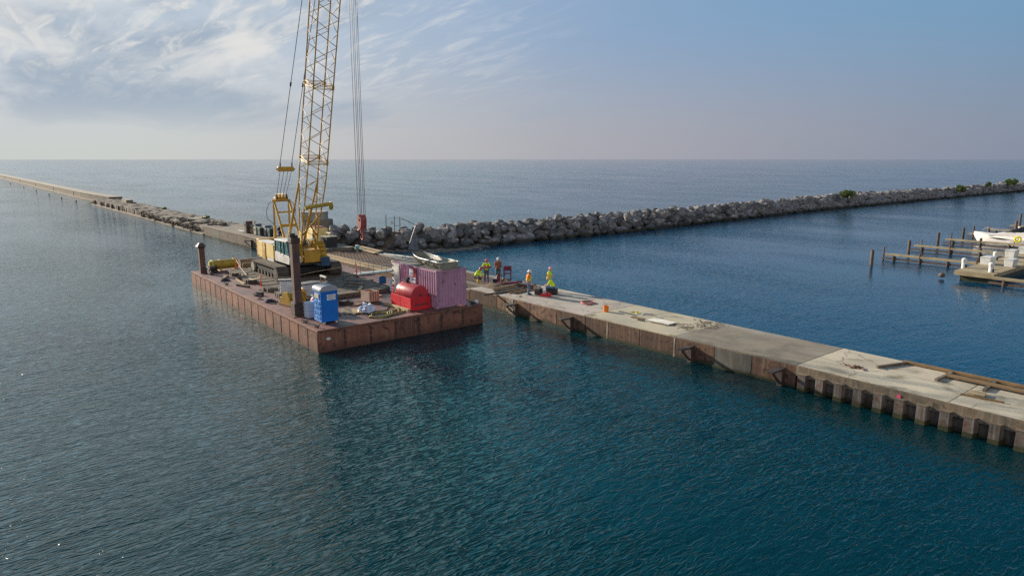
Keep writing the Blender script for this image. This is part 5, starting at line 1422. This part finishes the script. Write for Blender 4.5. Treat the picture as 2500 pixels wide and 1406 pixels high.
one(MB((-37.9, 33.7, PZ)).box((-38.0, 33.8, PZ+.06), (.7, .3, .1), rz=.5).box((-37.7, 33.9, PZ+.15), (.35, .2, .12), rz=1.2), 'rag_pile', M['dirt'], 'pile of rags and tools between the grey generator and the black box', 'rags')
one(MB((-38.3, 32.3, PZ)).tube((-38.6, 32.3, PZ+.03), (-37.7, 32.75, PZ+.03), .02, 6), 'iron_rod', M['offwhite'], 'thin pale rod lying at the feet of the man in the orange shirt', 'rod')
t = thing('gas_can', 'maroon gas can standing beside a dark blue bucket near the maroon cart', 'gas can', (-44.3, 34.15, PZ), R(10))
MB().lathe([(.16, 0), (.18, .02), (.18, .45), (.1, .55), (.06, .6), (.06, .66)], 14).build('body', M['maroon'], t, smooth='auto'); MB().box((0, 0, .68), (.08, .2, .04)).build('handle', M['black'], t)
t = thing('bucket', 'dark blue bucket with a white rim near the maroon cart', 'bucket', (-44.2, 33.75, PZ))
MB().lathe([(.16, 0), (.19, .34), (.17, .34), (.14, .03)], 16).build('body', M['navy'], t, smooth='auto'); MB().lathe([(.185, .33), (.2, .34), (.2, .36), (.18, .37)], 16).build('rim', M['white'], t)
t = thing('cart', 'tall maroon frame cart standing behind the worker in the brown hoodie', 'cart', (-44.35, 35.2, PZ), R(40))
for x in (-.28, .28):
    for y in (-.2, .2): MB().box((x, y, .62), (.05, .05, 1.2)).build('post', M['maroon'], t)
for z in (.1, .6, 1.18):
    for y in (-.2, .2): MB().box((0, y, z), (.6, .04, .05)).build('rail', M['maroon'], t)
MB().box((0, 0, .1), (.62, .44, .04)).build('tray', M['black'], t); MB().box((0, 0, 1.0), (.5, .36, .3)).build('hopper', M['maroon'], t)
for x in (-.3, .3): MB().lathe([(.1, -.03), (.1, .03)], 12, (x, -.22, .1), Matrix.Rotation(PI/2, 3, 'Y')).build('wheel', M['rubber'], t)
t = thing('bench', 'low dark bench rail behind the standing worker in blue boots', 'bench', (-45.9, 35.1, PZ-.2), R(0))
MB().bar((-1.2, -.2, .62), (1.2, .1, .62), .1, .05).build('rail', M['dark_steel'], t)
for x in (-1.0, 1.0): MB().tube((x, -.1, 0), (x, -.1, .62), .03, 6).build('leg', M['dark_steel'], t)
# heap of spoil
vs = []; fs = []; n = 18
for i in range(n+1):
    for j in range(n+1):
        u_, v_ = i/n*2-1, j/n*2-1; r2 = u_*u_+v_*v_
        z = max(-.02, .34*math.exp(-2.6*r2) - .03 + mnoise.noise((u_*3, v_*3, 1))*.12*(1-min(1, r2)))
        vs.append((-42.75+u_*1.5+v_*.2, 32.6+v_*.85, PZ+z))
for i in range(n):
    for j in range(n): fs.append((i*(n+1)+j, (i+1)*(n+1)+j, (i+1)*(n+1)+j+1, i*(n+1)+j+1))
one(MB((-42.75, 32.6, PZ)).add(vs, fs), 'dirt_heap', M['dirt'], 'low heap of brown spoil on the slab before the workers', 'dirt')
rr_ = random.Random(12)
bars = [((-41.6, 31.6), (-42.0, 35.2), .14, 'brownwood'), ((-41.1, 31.3), (-41.2, 35.4), .12, 'timber'), ((-40.6, 32.2), (-40.7, 35.3), .1, 'timber'), ((-40.35, 29.75), (-40.1, 35.2), .11, 'dark_steel'), ((-39.8, 31.7), (-40.0, 34.6), .09, 'brownwood'), ((-39.35, 31.9), (-39.6, 34.0), .08, 'timber'), ((-43.0, 32.9), (-42.9, 35.6), .13, 'maroon')]
lab = ['brown timber bar, second from the dirt heap on the slab', 'grey timber bar lying across the slab, third from the dirt heap', 'grey timber bar lying across the slab, just left of the long steel bar', 'long dark steel bar jutting out over the pier edge above the water', 'brown timber bar just right of the long jutting steel bar', 'short grey timber bar nearest the man in the orange shirt', 'maroon painted bar lying behind the dirt heap']
for (a, b_, w, m), l in zip(bars, lab):
    one(MB((a[0], a[1], PZ)).bar((a[0], a[1], PZ+w/2+.01), (b_[0], b_[1], PZ+w/2+.01), w, w), 'bar', M[m], l, 'bar', 'bars laid across the slab')
for i in range(5):
    x, y = -41.5+i*.75, 31.9+rr_.uniform(-.3, .8)
    one(MB((x, y, PZ)).box((x, y, PZ+.02), (rr_.uniform(.3, .7), .12, .035), rz=rr_.uniform(-1, 1)), 'wood_scrap', M['brownwood'], 'small brown wood scrap lying among the bars on the slab', 'scrap wood', 'wood scraps on the slab')
# hose coil, bucket, sheet, litter
c = MB((-33.55, 33.95, PZ))
for k in range(2):
    c.path([(-33.55+(.5-.03*k)*math.cos(g), 33.95+(.5-.03*k)*math.sin(g), PZ+.035+.05*k) for g in [2*PI*i/30 for i in range(31)]], .032, 7)
c.path([(-33.1, 33.85, PZ+.04), (-32.95, 33.5, PZ+.04), (-33.1, 33.3, PZ+.04)], .035, 6)
one(c, 'hose_coil', M['pinkhose'], 'reddish coiled hose lying on the pier slab', 'hose', smooth=True)
t = thing('bucket', 'bright orange bucket standing alone on the pier slab', 'bucket', (-30.85, 32.95, PZ))
MB().lathe([(.155, 0), (.165, .02), (.195, .4), (.175, .4), (.145, .04)], 20).build('body', M['orange'], t, smooth='auto')
MB().lathe([(.19, .3), (.21, .31), (.21, .34), (.19, .35)], 20).build('rim', M['orange'], t)
MB().path([(.2*math.cos(g), .2*math.sin(g)*.5-.12, .33-.1*math.sin(g)) for g in [PI*i/10 for i in range(11)]], .008, 5).build('handle', M['black'], t)
pts = []; n = 9; w = .85
for i in range(n*4+1): pts.append((-w/2+w*i/(n*4), .035*math.cos(2*PI*i/4)))
b = MB(); top = [(-.8, p[0], p[1]+.07) for p in pts]; bot = [(.8, p[0], p[1]+.05) for p in pts]
k = len(pts); b.add(top+bot, [(i, i+1, k+i+1, k+i) for i in range(k-1)])
o = b.build('corrugated_sheet', M['offwhite']); o.location = (-26.5, 33.3, PZ+.02); o.rotation_euler = (0, 0, R(4))
sm = o.modifiers.new('sheet', 'SOLIDIFY'); sm.thickness = .012
tag(o, 'white corrugated sheet lying on the pier slab', 'sheet')
one(MB((-28.2, 33.1, PZ)).box((-28.2, 33.1, PZ+.03), (.9, .3, .05), rz=.1), 'brown_board', M['brownwood'], 'flat brown board near the white corrugated sheet', 'board')
hoseloop('rope', 'bright yellow rope lying in a small heap on the pier slab', [(-29.4+.28*math.cos(i*1.1)+.02*i, 34.3+.2*math.sin(i*1.7), PZ+.025) for i in range(12)], .025, mat('yellow_rope', (.6, .5, .03)), 'rope')
for i, (x, y, w, l, rz_, lb) in enumerate(((-27.5, 34.4, .16, .3, .4, 'small black tool lying beyond the white corrugated sheet'), (-28.7, 34.4, .04, 1.1, .9, 'thin pale rod lying between the yellow rope and the board'), (-29.5, 33.6, .05, 1.6, -.05, 'long thin rod lying left of the brown board'), (-27.6, 32.75, .1, .55, .05, 'dark short bar beside the brown board'), (-28.7, 34.2, .06, .3, 1.9, 'short white offcut near the yellow rope'))):
    one(MB((x, y, PZ)).box((x, y, PZ+.03), (l, w, .05), rz=rz_), 'rod' if l > .5 else 'offcut', M['white'] if 'white' in lb or 'pale' in lb else M['black'], lb, 'litter')
for i, (x, y) in enumerate(((-25.2, 33.6), (-24.3, 34.7), (-24.6, 35.6))):
    b = MB((x, y, PZ)); r_ = random.Random(i)
    for k in range(60): b.box((x+r_.gauss(0, .45), y+r_.gauss(0, .3), PZ+.004), (r_.uniform(.06, .3), r_.uniform(.03, .1), .012), rz=r_.uniform(0, 3))
    tag(b.build('dirt_litter', M['dirt']), ['dry dirt and weed litter nearest the pier edge by the slab joint', 'dry dirt and weed litter in the middle of the slab joint', 'dry dirt and weed litter at the far edge of the slab joint'][i], 'litter', kind='stuff')
b = MB((-14.6, 33.35, PZ)); r_ = random.Random(77)
for k in range(16): b.box((-14.55+r_.gauss(0, .3), 33.35+r_.gauss(0, .12), PZ+.03), (r_.uniform(.1, .4), r_.uniform(.03, .1), .05), rot=Euler((r_.uniform(-.3, .3), r_.uniform(-.3, .3), r_.uniform(0, 3))).to_matrix())
tag(b.build('debris', M['rust']), 'small heap of rusty debris alone on the pale slab', 'debris', kind='stuff')
# long timbers on the right
for nm, a, b_, w, h, m, lb in (
    ('timber_beam', (-13.75, 34.1), (-13.05, 36.15), .13, .12, 'timber', 'dark cross bearer under the left end of the long timber beam'),
    ('timber_beam', (-11.15, 34.15), (-11.1, 36.15), .13, .12, 'timber', 'middle cross bearer under the long timber beams'),
    ('timber_beam', (-9.25, 34.2), (-9.35, 36.3), .13, .12, 'timber', 'right cross bearer under the long timber beams'),
    ('timber_beam', (-9.75, 32.95), (-8.2, 33.2), .08, .07, 'brownwood', 'thin brown stick lying under the small plywood piece')):
    one(MB((a[0], a[1], PZ)).bar((*a, PZ+h/2+.005), (*b_, PZ+h/2+.005), w, h), nm, M[m], lb, 'timber')
one(MB((-10, 36.0, PZ)).bar((-13.3, 36.0, PZ+.1), (-1, 36.15, PZ+.1), .2, .12), 'timber_beam', M['brownwood'], 'long brown timber beam along the far edge of the pier', 'timber', bevel=.01)
one(MB((-8, 35.3, PZ)).bar((-11.0, 35.02, PZ+.14), (-1, 35.1, PZ+.14), .17, .08), 'plank', M['brownwood'], 'long brown plank, nearer the camera of the twin planks', 'plank', 'twin long planks', bevel=.006)
one(MB((-8, 35.5, PZ)).bar((-11.1, 35.24, PZ+.14), (-1, 35.32, PZ+.14), .17, .08), 'plank', M['brownwood'], 'long brown plank, farther of the twin planks', 'plank', 'twin long planks', bevel=.006)
one(MB((-9.3, 33.35, PZ)).box((-9.3, 33.45, PZ+.1), (.62, .55, .05), rz=.15), 'plywood', M['wood'], 'small square plywood piece propped on a thin stick', 'plywood')

# ------------------------------------------------------------------ machines on the pier behind the barge
def machine(x, y, w, d, h, m, label, name='welding_machine', cat='machine', lid=None, rz=0.):
    t = thing(name, label, cat, (x, y, 1.3), rz, None)
    MB().box((0, 0, h/2+.08), (w, d, h)).build('cabinet', M[m], t, bevel=.03)
    MB().box((0, 0, .04), (w*.9, d*.9, .08)).build('skid', M['black'], t)
    MB().box((0, 0, h+.11), (w*1.05, d*1.05, .06)).build('lid', M[lid or m], t, bevel=.01)
    for i in range(4): MB().box((w/2+.008, 0, h*.35+.09*i), (.015, d*.7, .03)).build('louvre', M['black'], t)
    MB().box((0, -d/2-.008, h*.75), (w*.5, .015, h*.25)).build('control_panel', M['black'], t)
    return t
machine(-95.4, 30.3, 1.0, .9, 1.5, 'machine_brown', 'tall dark brown cabinet, leftmost of the machines on the pier', 'cabinet', 'cabinet')
t = machine(-94.3, 30.7, .9, .8, 1.05, 'machine_beige', 'grey green cabinet with its lid tilted upright beside the tall brown one', 'cabinet', 'cabinet', 'machine_beige')
MB().box((-.1, .2, 1.5), (.8, .06, .75), rot=Euler((.25, .1, 0)).to_matrix()).build('raised_lid', M['machine_beige'], t)
machine(-93.2, 30.8, .95, .8, 1.25, 'machine_blue', 'dark blue cabinet in the row of machines on the pier', 'cabinet', 'cabinet', 'machine_brown')
machine(-92.2, 30.5, .95, .85, .95, 'machine_beige', 'beige cabinet in the middle of the row of machines on the pier', 'cabinet', 'cabinet', 'machine_beige')
machine(-90.9, 30.6, .9, .85, .95, 'machine_green', 'dark green machine box right of the beige cabinet', 'generator', 'generator')
t = thing('compressor', 'blue and white compressor under a dark canopy between two green boxes', 'compressor', (-90.0, 31.0, 1.3))
MB().box((0, 0, .5), (.7, .7, .9)).build('body', M['alu'], t, bevel=.04); MB().box((0, 0, 1.28), (1.2, .9, .25)).build('canopy', M['machine_blue'], t, bevel=.03)
MB().box((.0, 0, 1.1), (1.1, .8, .08)).build('canopy_band', M['white'], t)
for x in (-.45, .45):
    for y in (-.35, .35): MB().box((x, y, .55), (.06, .06, 1.1)).build('post', M['maroon'], t)
machine(-88.7, 31.1, 1.0, .9, .95, 'machine_green', 'dark green machine box, rightmost of the row on the pier', 'generator', 'generator')
t = thing('ladder_frame', 'thin dark frame leaning on the rightmost green machine box', 'frame', (-87.9, 31.0, 1.3))
for x in (-.25, .25): MB().bar((x, .0, 0), (x-.1, .1, 1.5), .06, .06).build('post', M['machine_green'], t)
MB().bar((-.6, 0, 1.3), (.2, .1, 1.3), .05, .05).build('crossbar', M['machine_green'], t)
one(MB((-93.5, 33.2, 1.3)).bar((-100.5, 33.3, 1.75), (-96.5, 33.6, 1.75), .1, .6), 'steel_trough', M['machine_brown'], 'low brown steel plate standing along the far edge left of the machines', 'plate')
for i, (x, y, w) in enumerate(((-98.5, 30.3, 2.2), (-97.6, 30.5, 1.8), (-96.6, 30.0, 1.2))):
    one(MB((x, y, 1.3)).box((x, y, 1.34+.03*i), (w, .3, .06), rz=.1*i), 'pale_board', M['offwhite'], 'pale board stacked on the pier left of the tall brown cabinet', 'board', 'pale boards on the pier')
b = MB((-110.5, 31, 1.3))
for k in range(9):
    vv, ff = chunk((-111+k*.35, 30.6+.3*math.sin(k*2), 1.5), .45, 700+k, .7); b.add(vv, ff)
tag(b.build('rubble_heap', M['rubble']), 'grey heap of broken concrete at the start of the steel faced pier', 'rubble', kind='stuff')
t = thing('welder_ramp', 'dark steel blank plate stack on the pier edge behind the crane house', 'plates', (-83.3, 29.9, 1.3))
MB().box((0, 0, .1), (3.4, .8, .18), rz=.05).build('plate', M['dark_steel'], t); MB().box((-.6, .2, .28), (1.6, .5, .15), rz=-.15).build('plate', M['rust'], t)
one(MB((-80.5, 30.4, 1.3)).box((-80.3, 30.3, 1.4), (3.0, 1.1, .08), rz=.06).box((-80.8, 30.6, 1.5), (2., .7, .06), rz=-.1), 'timber_sheets', M['wood'], 'pale plywood sheets lying on the pier behind the crane house', 'plywood')
t = thing('beige_tank', 'beige rectangular tank with a rust red top behind the crane boom', 'tank', (-79.4, 33.4, 1.3), R(-5))
MB().box((0, 0, 1.0), (2.6, 1.9, 1.5)).build('body', M['yellow_pale'], t, bevel=.12); MB().box((-.2, .1, 1.82), (1.6, 1.2, .15)).build('top_plate', M['hookred'], t)
MB().box((0, 0, .14), (2.4, 1.7, .26)).build('skid', M['black'], t)
t = thing('black_bin', 'tall black steel bin at the end of the rebar bay beside the boulders', 'bin', (-74.3, 32.6, 1.2), R(5))
MB().box((0, 0, .65), (1.5, 1.3, 1.25)).build('body', M['black'], t, bevel=.03); MB().box((0, 0, 1.3), (1.6, 1.4, .08)).build('rim', M['machine_beige'], t)
MB().path([(-.5, 0, 1.3), (-.5, 0, 1.7), (.5, 0, 1.7), (.5, 0, 1.3)], .05, 6).build('handle', M['olive_yellow'], t)
t = thing('pump_set', 'pale blue pump unit standing between the crane and the black bin', 'pump', (-75.6, 31.4, 1.25))
MB().box((0, 0, .55), (.8, .8, 1.0)).build('body', mat('pale_blue_paint', (.3, .45, .55)), t, bevel=.04); MB().lathe([(.2, 0), (.2, .5)], 12, (0, 0, 1.05)).build('motor', M['navy'], t)
for i, (x, y, lb) in enumerate(((-69.5, 34.8, 'pale plank, nearer of two lying between the rebar bay and the boulders'), (-70.3, 35.8, 'pale plank, farther of two lying between the rebar bay and the boulders'))):
    one(MB((x, y, 1.15)).box((x, y, 1.2), (5.5, .5, .08), rz=R(-2)), 'plank', M['wood'], lb, 'plank')
t = thing('bucket', 'small turquoise bucket with a white lid on the planks by the boulders', 'bucket', (-70.9, 34.5, 1.2))
MB().lathe([(.2, 0), (.24, .35)], 14).build('body', mat('turquoise', (.05, .4, .42)), t); MB().lathe([(.26, .35), (.26, .42), (.1, .5)], 14).build('lid', M['white'], t)
one(MB((-60, 35, 1.1)).bar((-66, 35.2, 1.15), (-55.5, 35.4, 1.6), .12, .12), 'guard_timber', M['offwhite'], 'long pale pole lying along the far edge of the rebar bay', 'pole')
# life ring, posts and leaning pole on the boulders
c = MB((-78.2, 38.6, 2.2)); c.path([(-78.2+.36*math.cos(g), 38.6+.3*math.sin(g), 2.75+.2*math.sin(g)+.1*math.cos(g)) for g in [2*PI*i/24 for i in range(25)]], .11, 8)
one(c, 'life_ring', mat('ring_orange', (.8, .13, .04), (.8, .5, .3), .5, scale=3., mixw=(.55, .6)), 'orange and white life ring lying on a boulder near the hook', 'life ring', smooth=True)
t = thing('railing_frame', 'broken frame of thin grey posts with a white sign on the boulders', 'railing', (-75.5, 41.3, 2.0))
for y, h in ((-.6, 2.5), (.58, 2.3), (1.35, 2.15)): MB().tube((0, y, 0), (0, y+.02, h), .045, 6).build('post', M['dark_steel'], t)
for z in (1.05, 2.0): MB().tube((0, .55, z), (0, 1.4, z), .025, 6).build('rail', M['dark_steel'], t)
MB().tube((0, -.6, 2.0), (0, .6, 2.05), .018, 5).build('rail', M['dark_steel'], t)
MB().bar((0, 1.45, 2.0), (.3, 3.6, .95), .07, .07).build('fallen_rail', M['dark_steel'], t)
MB().box((0, .22, 1.5), (.03, .34, .45), rot=Euler((.25, 0, 0)).to_matrix()).build('sign', M['white'], t)
t = thing('leaning_pole', 'pale pole with a draped net leaning on the boulders', 'pole', (-73.9, 43.5, .2))
MB().tube((.3, -.7, .6), (-.5, .8, 2.9), .035, 8).build('pole', M['alu'], t)
n_ = MB(); n_.add([(-.1, .1, 1.9), (.45, -1.0, .0), (.75, -.2, -.05), (.65, .6, 0), (.0, .2, 1.9)], [(0, 1, 2), (0, 2, 3), (0, 3, 4), (1, 0, 4), (1, 4, 3), (1, 3, 2)])
n_.build('net', mat('grey_net', (.12, .13, .15)), t)
one(MB((-74.5, 40.9, 2.2)).tube((-75.6, 39.3, 2.2), (-75.6, 39.3, 3.1), .05, 6), 'short_post', M['dark_steel'], 'single short dark post standing on the boulders right of the hook', 'post')

# ------------------------------------------------------------------ marina at the right
DK = thing('main_dock', 'wide plank boat dock with a dark underside at the right', 'dock', (-21.7, 100, 0))
od = DK.location
for i in range(28):
    y = 72.7 + i*2.4
    MB(od).bx(-23.3, -20.1, y+.01, y+2.39, .82, .92).build('deck_section', M['dockwood'], DK)
for x in (-23.25, -20.2): MB(od).bx(x-.08, x+.08, 72.7, 139.8, .55, .82).build('stringer', M['dockwood'], DK)
MB(od).bx(-23.3, -20.1, 72.66, 72.72, .5, .92).build('fascia', M['dockwood'], DK)
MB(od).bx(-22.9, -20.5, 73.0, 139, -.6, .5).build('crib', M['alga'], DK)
def finger(y, x0, x1, label, ydir=0.):
    t = thing('finger_pier', label, 'finger pier', (x0, y, 0), 0, 'narrow finger piers of the marina')
    L_ = x1-x0
    MB().bx(0, L_, -.28, .28, .56, .76).build('walkway', M['dockwood'], t)
    MB().bx(-.3, L_, -.2, .2, .12, .28).build('lower_beam', M['pilewood'], t)
    n = max(2, int(L_/3.2))
    for i in range(n+1):
        xx = .9 + i*(L_-1.6)/n
        for s in (-.2, .2): MB().tube((xx, s, -1.2), (xx, s, 1.15 if i % 2 else .6), .1, 7).build('pile', M['pilewood'], t)
    return t
FL = ['finger pier nearest the camera, pointing left from the dock', 'second finger pier from the camera', 'third finger pier, running in front of the white boat', 'finger pier just behind the white boat bow', 'fifth finger pier, partly hidden by the boat cabin', 'farthest finger pier of the marina']
for i, (y, x0) in enumerate(((81.3, -33.1), (92.3, -34.3), (103, -34.5), (113.6, -35.1), (122.4, -35.2), (132.6, -35.3))): finger(y, x0, -23.35, FL[i])
finger(72.35, -20.05, -6, 'finger pier pointing right from the near end of the dock')
finger(95, -20.05, -6, 'finger pier pointing right from the middle of the dock')
def pile(x, y, h, r, label, m='pilewood'):
    h *= .74
    o = MB((x, y, 0)).lathe([(r*1.05, -1.5), (r, h-.05), (r*.8, h)], 12, (x, y, 0)).build('mooring_pile', M[m], smooth='auto'); tag(o, label, 'mooring pile', 'mooring piles of the marina'); return o
pile(-32.25, 75.8, 2.3, .17, 'tall mooring pile standing alone left of the nearest finger pier')
pile(-33.4, 81.4, 2.0, .09, 'thin post at the tip of the nearest finger pier')
pile(-33.6, 88.8, 2.2, .17, 'mooring pile just behind the nearest finger pier')
pile(-34.6, 100.6, 2.3, .17, 'mooring pile behind the second finger pier')
pile(-35.2, 111.5, 2.2, .17, 'mooring pile behind the third finger pier, left of the boat')
pile(-33.6, 92.5, 1.9, .07, 'thin post near the tip of the second finger pier')
pile(-33.9, 103.1, 2.1, .07, 'thin post at the tip of the third finger pier')
pile(-34.6, 113.6, 2.4, .12, 'post at the tip of the fourth finger pier')
pile(-33.6, 116.5, 2.2, .17, 'dark red mooring pile above the boat bow', 'rust')
pile(-32.6, 125.2, 2.7, .18, 'pale topped mooring pile behind the boat')
pile(-33.8, 131.5, 3.6, .16, 'tall mooring pile at the far right edge')
pile(-30.2, 92.4, 1.3, .14, 'short post through the second finger pier'); pile(-27.2, 92.4, 1.4, .16, 'thick short post near the dock end of the second finger pier')
pile(-26.8, 103.1, 2.2, .06, 'thin post in front of the white boat hull')
def dockbox(x, y, w, d, h, label, name='dock_box', cat='dock box'):
    t = thing(name, label, cat, (x, y, .92), 0, 'white dock boxes')
    MB().extr([(-w/2+.06, 0), (w/2-.06, 0), (w/2, h-.1), (-w/2, h-.1)], 'y', -d/2, d/2).build('body', M['white'], t, bevel=.02)
    MB().extr([(-w/2-.04, h-.1), (w/2+.04, h-.1), (w/2-.02, h), (-w/2+.06, h)], 'y', -d/2-.04, d/2+.04).build('lid', M['white'], t, bevel=.015)
dockbox(-22.7, 79.6, .9, 1.5, .78, 'white dock box at the left edge of the dock, nearest of the left row')
dockbox(-20.8, 79.8, .8, 1.4, .75, 'white dock box at the right edge of the dock')
dockbox(-22.8, 87.4, .9, 1.5, .8, 'white dock box at the left edge, second of the left row')
dockbox(-22.8, 92.0, .9, 1.6, .75, 'white dock box at the left edge, farthest of the left row')
def pedestal(x, y, label):
    t = thing('power_pedestal', label, 'power pedestal', (x, y, .0), 0, 'white dock posts')
    MB().lathe([(.2, -.8), (.2, 1.5), (.16, 1.6)], 12).build('post', M['white'], t, smooth='auto'); MB().lathe([(.22, 1.45), (.24, 1.5), (.24, 1.75), (.1, 1.85)], 12).build('cap', M['white'], t)
    MB().box((.2, -.05, 1.1), (.1, .16, .3)).build('hose_rack', M['black'], t)
pedestal(-20.75, 74.0, 'tall white post with dark hose at the near right corner of the dock')
pedestal(-23.4, 75.3, 'plain white post at the near left corner of the dock')
pedestal(-23.1, 83.2, 'white post between the first and second dock boxes of the left row')
# cruiser
BO = thing('motor_boat', 'white motor cruiser with a dark side window moored bow out at the right', 'boat', (-27.0, 107.4, 0))
st = []
Lb = 10.5
for i in range(17):
    s = i/16; x = -Lb/2 + Lb*s
    hw = 1.55*(1-(1-s/.6)**2.1)**.8 if 0 < s < .6 else (1.55 if s else .02)
    kz = -.5 + .95*max(0, (.3-s)/.3)**1.8
    sh = 1.38 - .32*s
    dk = hw*.93
    st.append([(x, 0, kz), (x+.12*(1-s), -hw*.78, .1+.35*max(0, .35-s)), (x-.55*max(0, .35-s)*2, -hw, sh-.25), (x-.6*max(0, .35-s)*2, -dk, sh), (x-.6*max(0, .35-s)*2, 0, sh+.22), (x-.6*max(0, .35-s)*2, dk, sh), (x-.55*max(0, .35-s)*2, hw, sh-.25), (x+.12*(1-s), hw*.78, .1+.35*max(0, .35-s))])
vs = [p for q in st for p in q]; fs = []
for i in range(16):
    for j in range(8): fs.append((i*8+j, i*8+(j+1) % 8, (i+1)*8+(j+1) % 8, (i+1)*8+j))
fs += [tuple(range(8)), tuple(128+j for j in range(8))]
MB().add(vs, fs).build('hull', M['boatwhite'], BO, smooth='auto')
MB().extr([(-3.9, 1.3), (-.7, 1.28), (3.4, 1.2), (3.4, 1.6), (.2, 1.95), (-1.7, 1.85)], 'y', -1.1, 1.1).build('cabin', M['boatwhite'], BO, bevel=.08)
wp = []
for k in range(9):
    q = .17+.24*k/8; xx = -Lb/2+Lb*q; hw = 1.55*(1-(1-q/.6)**2.1)**.8; sh = 1.38-.32*q
    dx_ = -.55*max(0, .35-q)*2; th = .13*math.sin(PI*(k+.3)/8.6)
    wp.append(((xx+dx_, -hw*.995-.012, sh-.32+th*.5), (xx+dx_, -hw*.965-.012, sh-.32-th)))
wv = [p for q in wp for p in q]; wv += [(a, b+.05, c) for a, b, c in wv]; n_ = len(wp)*2
wf = [(2*k, 2*k+2, 2*k+3, 2*k+1) for k in range(8)] + [(n_+2*k, n_+2*k+1, n_+2*k+3, n_+2*k+2) for k in range(8)] + [(2*k, n_+2*k, n_+2*k+2, 2*k+2) for k in range(8)] + [(2*k+1, 2*k+3, n_+2*k+3, n_+2*k+1) for k in range(8)]
MB().add(wv, wf).build('side_window', M['darkglass'], BO)
MB().extr([(-1.9, 1.8), (0, 1.9), (.5, 2.75), (.3, 2.8)], 'y', -1.08, 1.08).build('windscreen', M['darkglass'], BO)
MB().extr([(.3, 2.68), (.7, 2.68), (3.4, 2.75), (3.4, 2.82), (.5, 2.8)], 'y', -1.1, 1.1).build('canopy', M['offwhite'], BO)
for y in (-1.2, 1.2): MB().path([(-4.6, y*.25, 1.8), (-4.3, y*.5, 2.25), (-2.5, y*.95, 2.1), (-1, y, 1.95)], .025, 6).build('bow_rail', M['alu'], BO)
MB().ball((-.4, -.6, 2.5), .2, 10).build('searchlight', M['white'], BO)
MB().bx(-4.9, 5, -1.59, -1.5, .55, .62).build('rub_rail', M['offwhite'], BO) if False else None
for i, (x, y) in enumerate(((-26.4, 102.9), (-23.4, 102.9))):
    c = MB((x, y, .92)); c.path([(x+.3*math.cos(g), y-.1, 1.35+.32*math.sin(g)) for g in [2*PI*k/14 for k in range(15)]], .13, 7); c.tube((x, y, .9), (x, y, 1.5), .05, 6)
    one(c, 'hose_reel', mat('bright_yellow', (.7, .6, .03)), ['yellow coiled hose on a stand, left of two on the third finger pier', 'yellow coiled hose on a stand, right of two on the third finger pier'][i], 'hose reel')
one(MB((-24.3, 74, 0)).lathe([(1e-5, .0), (.25, .05), (.3, .25), (.2, .42), (1e-5, .45)], 12, (-24.3, 72.6, .1)), 'mooring_float', M['pilewood'], 'round dark mooring float off the near left corner of the dock', 'float', smooth=True)
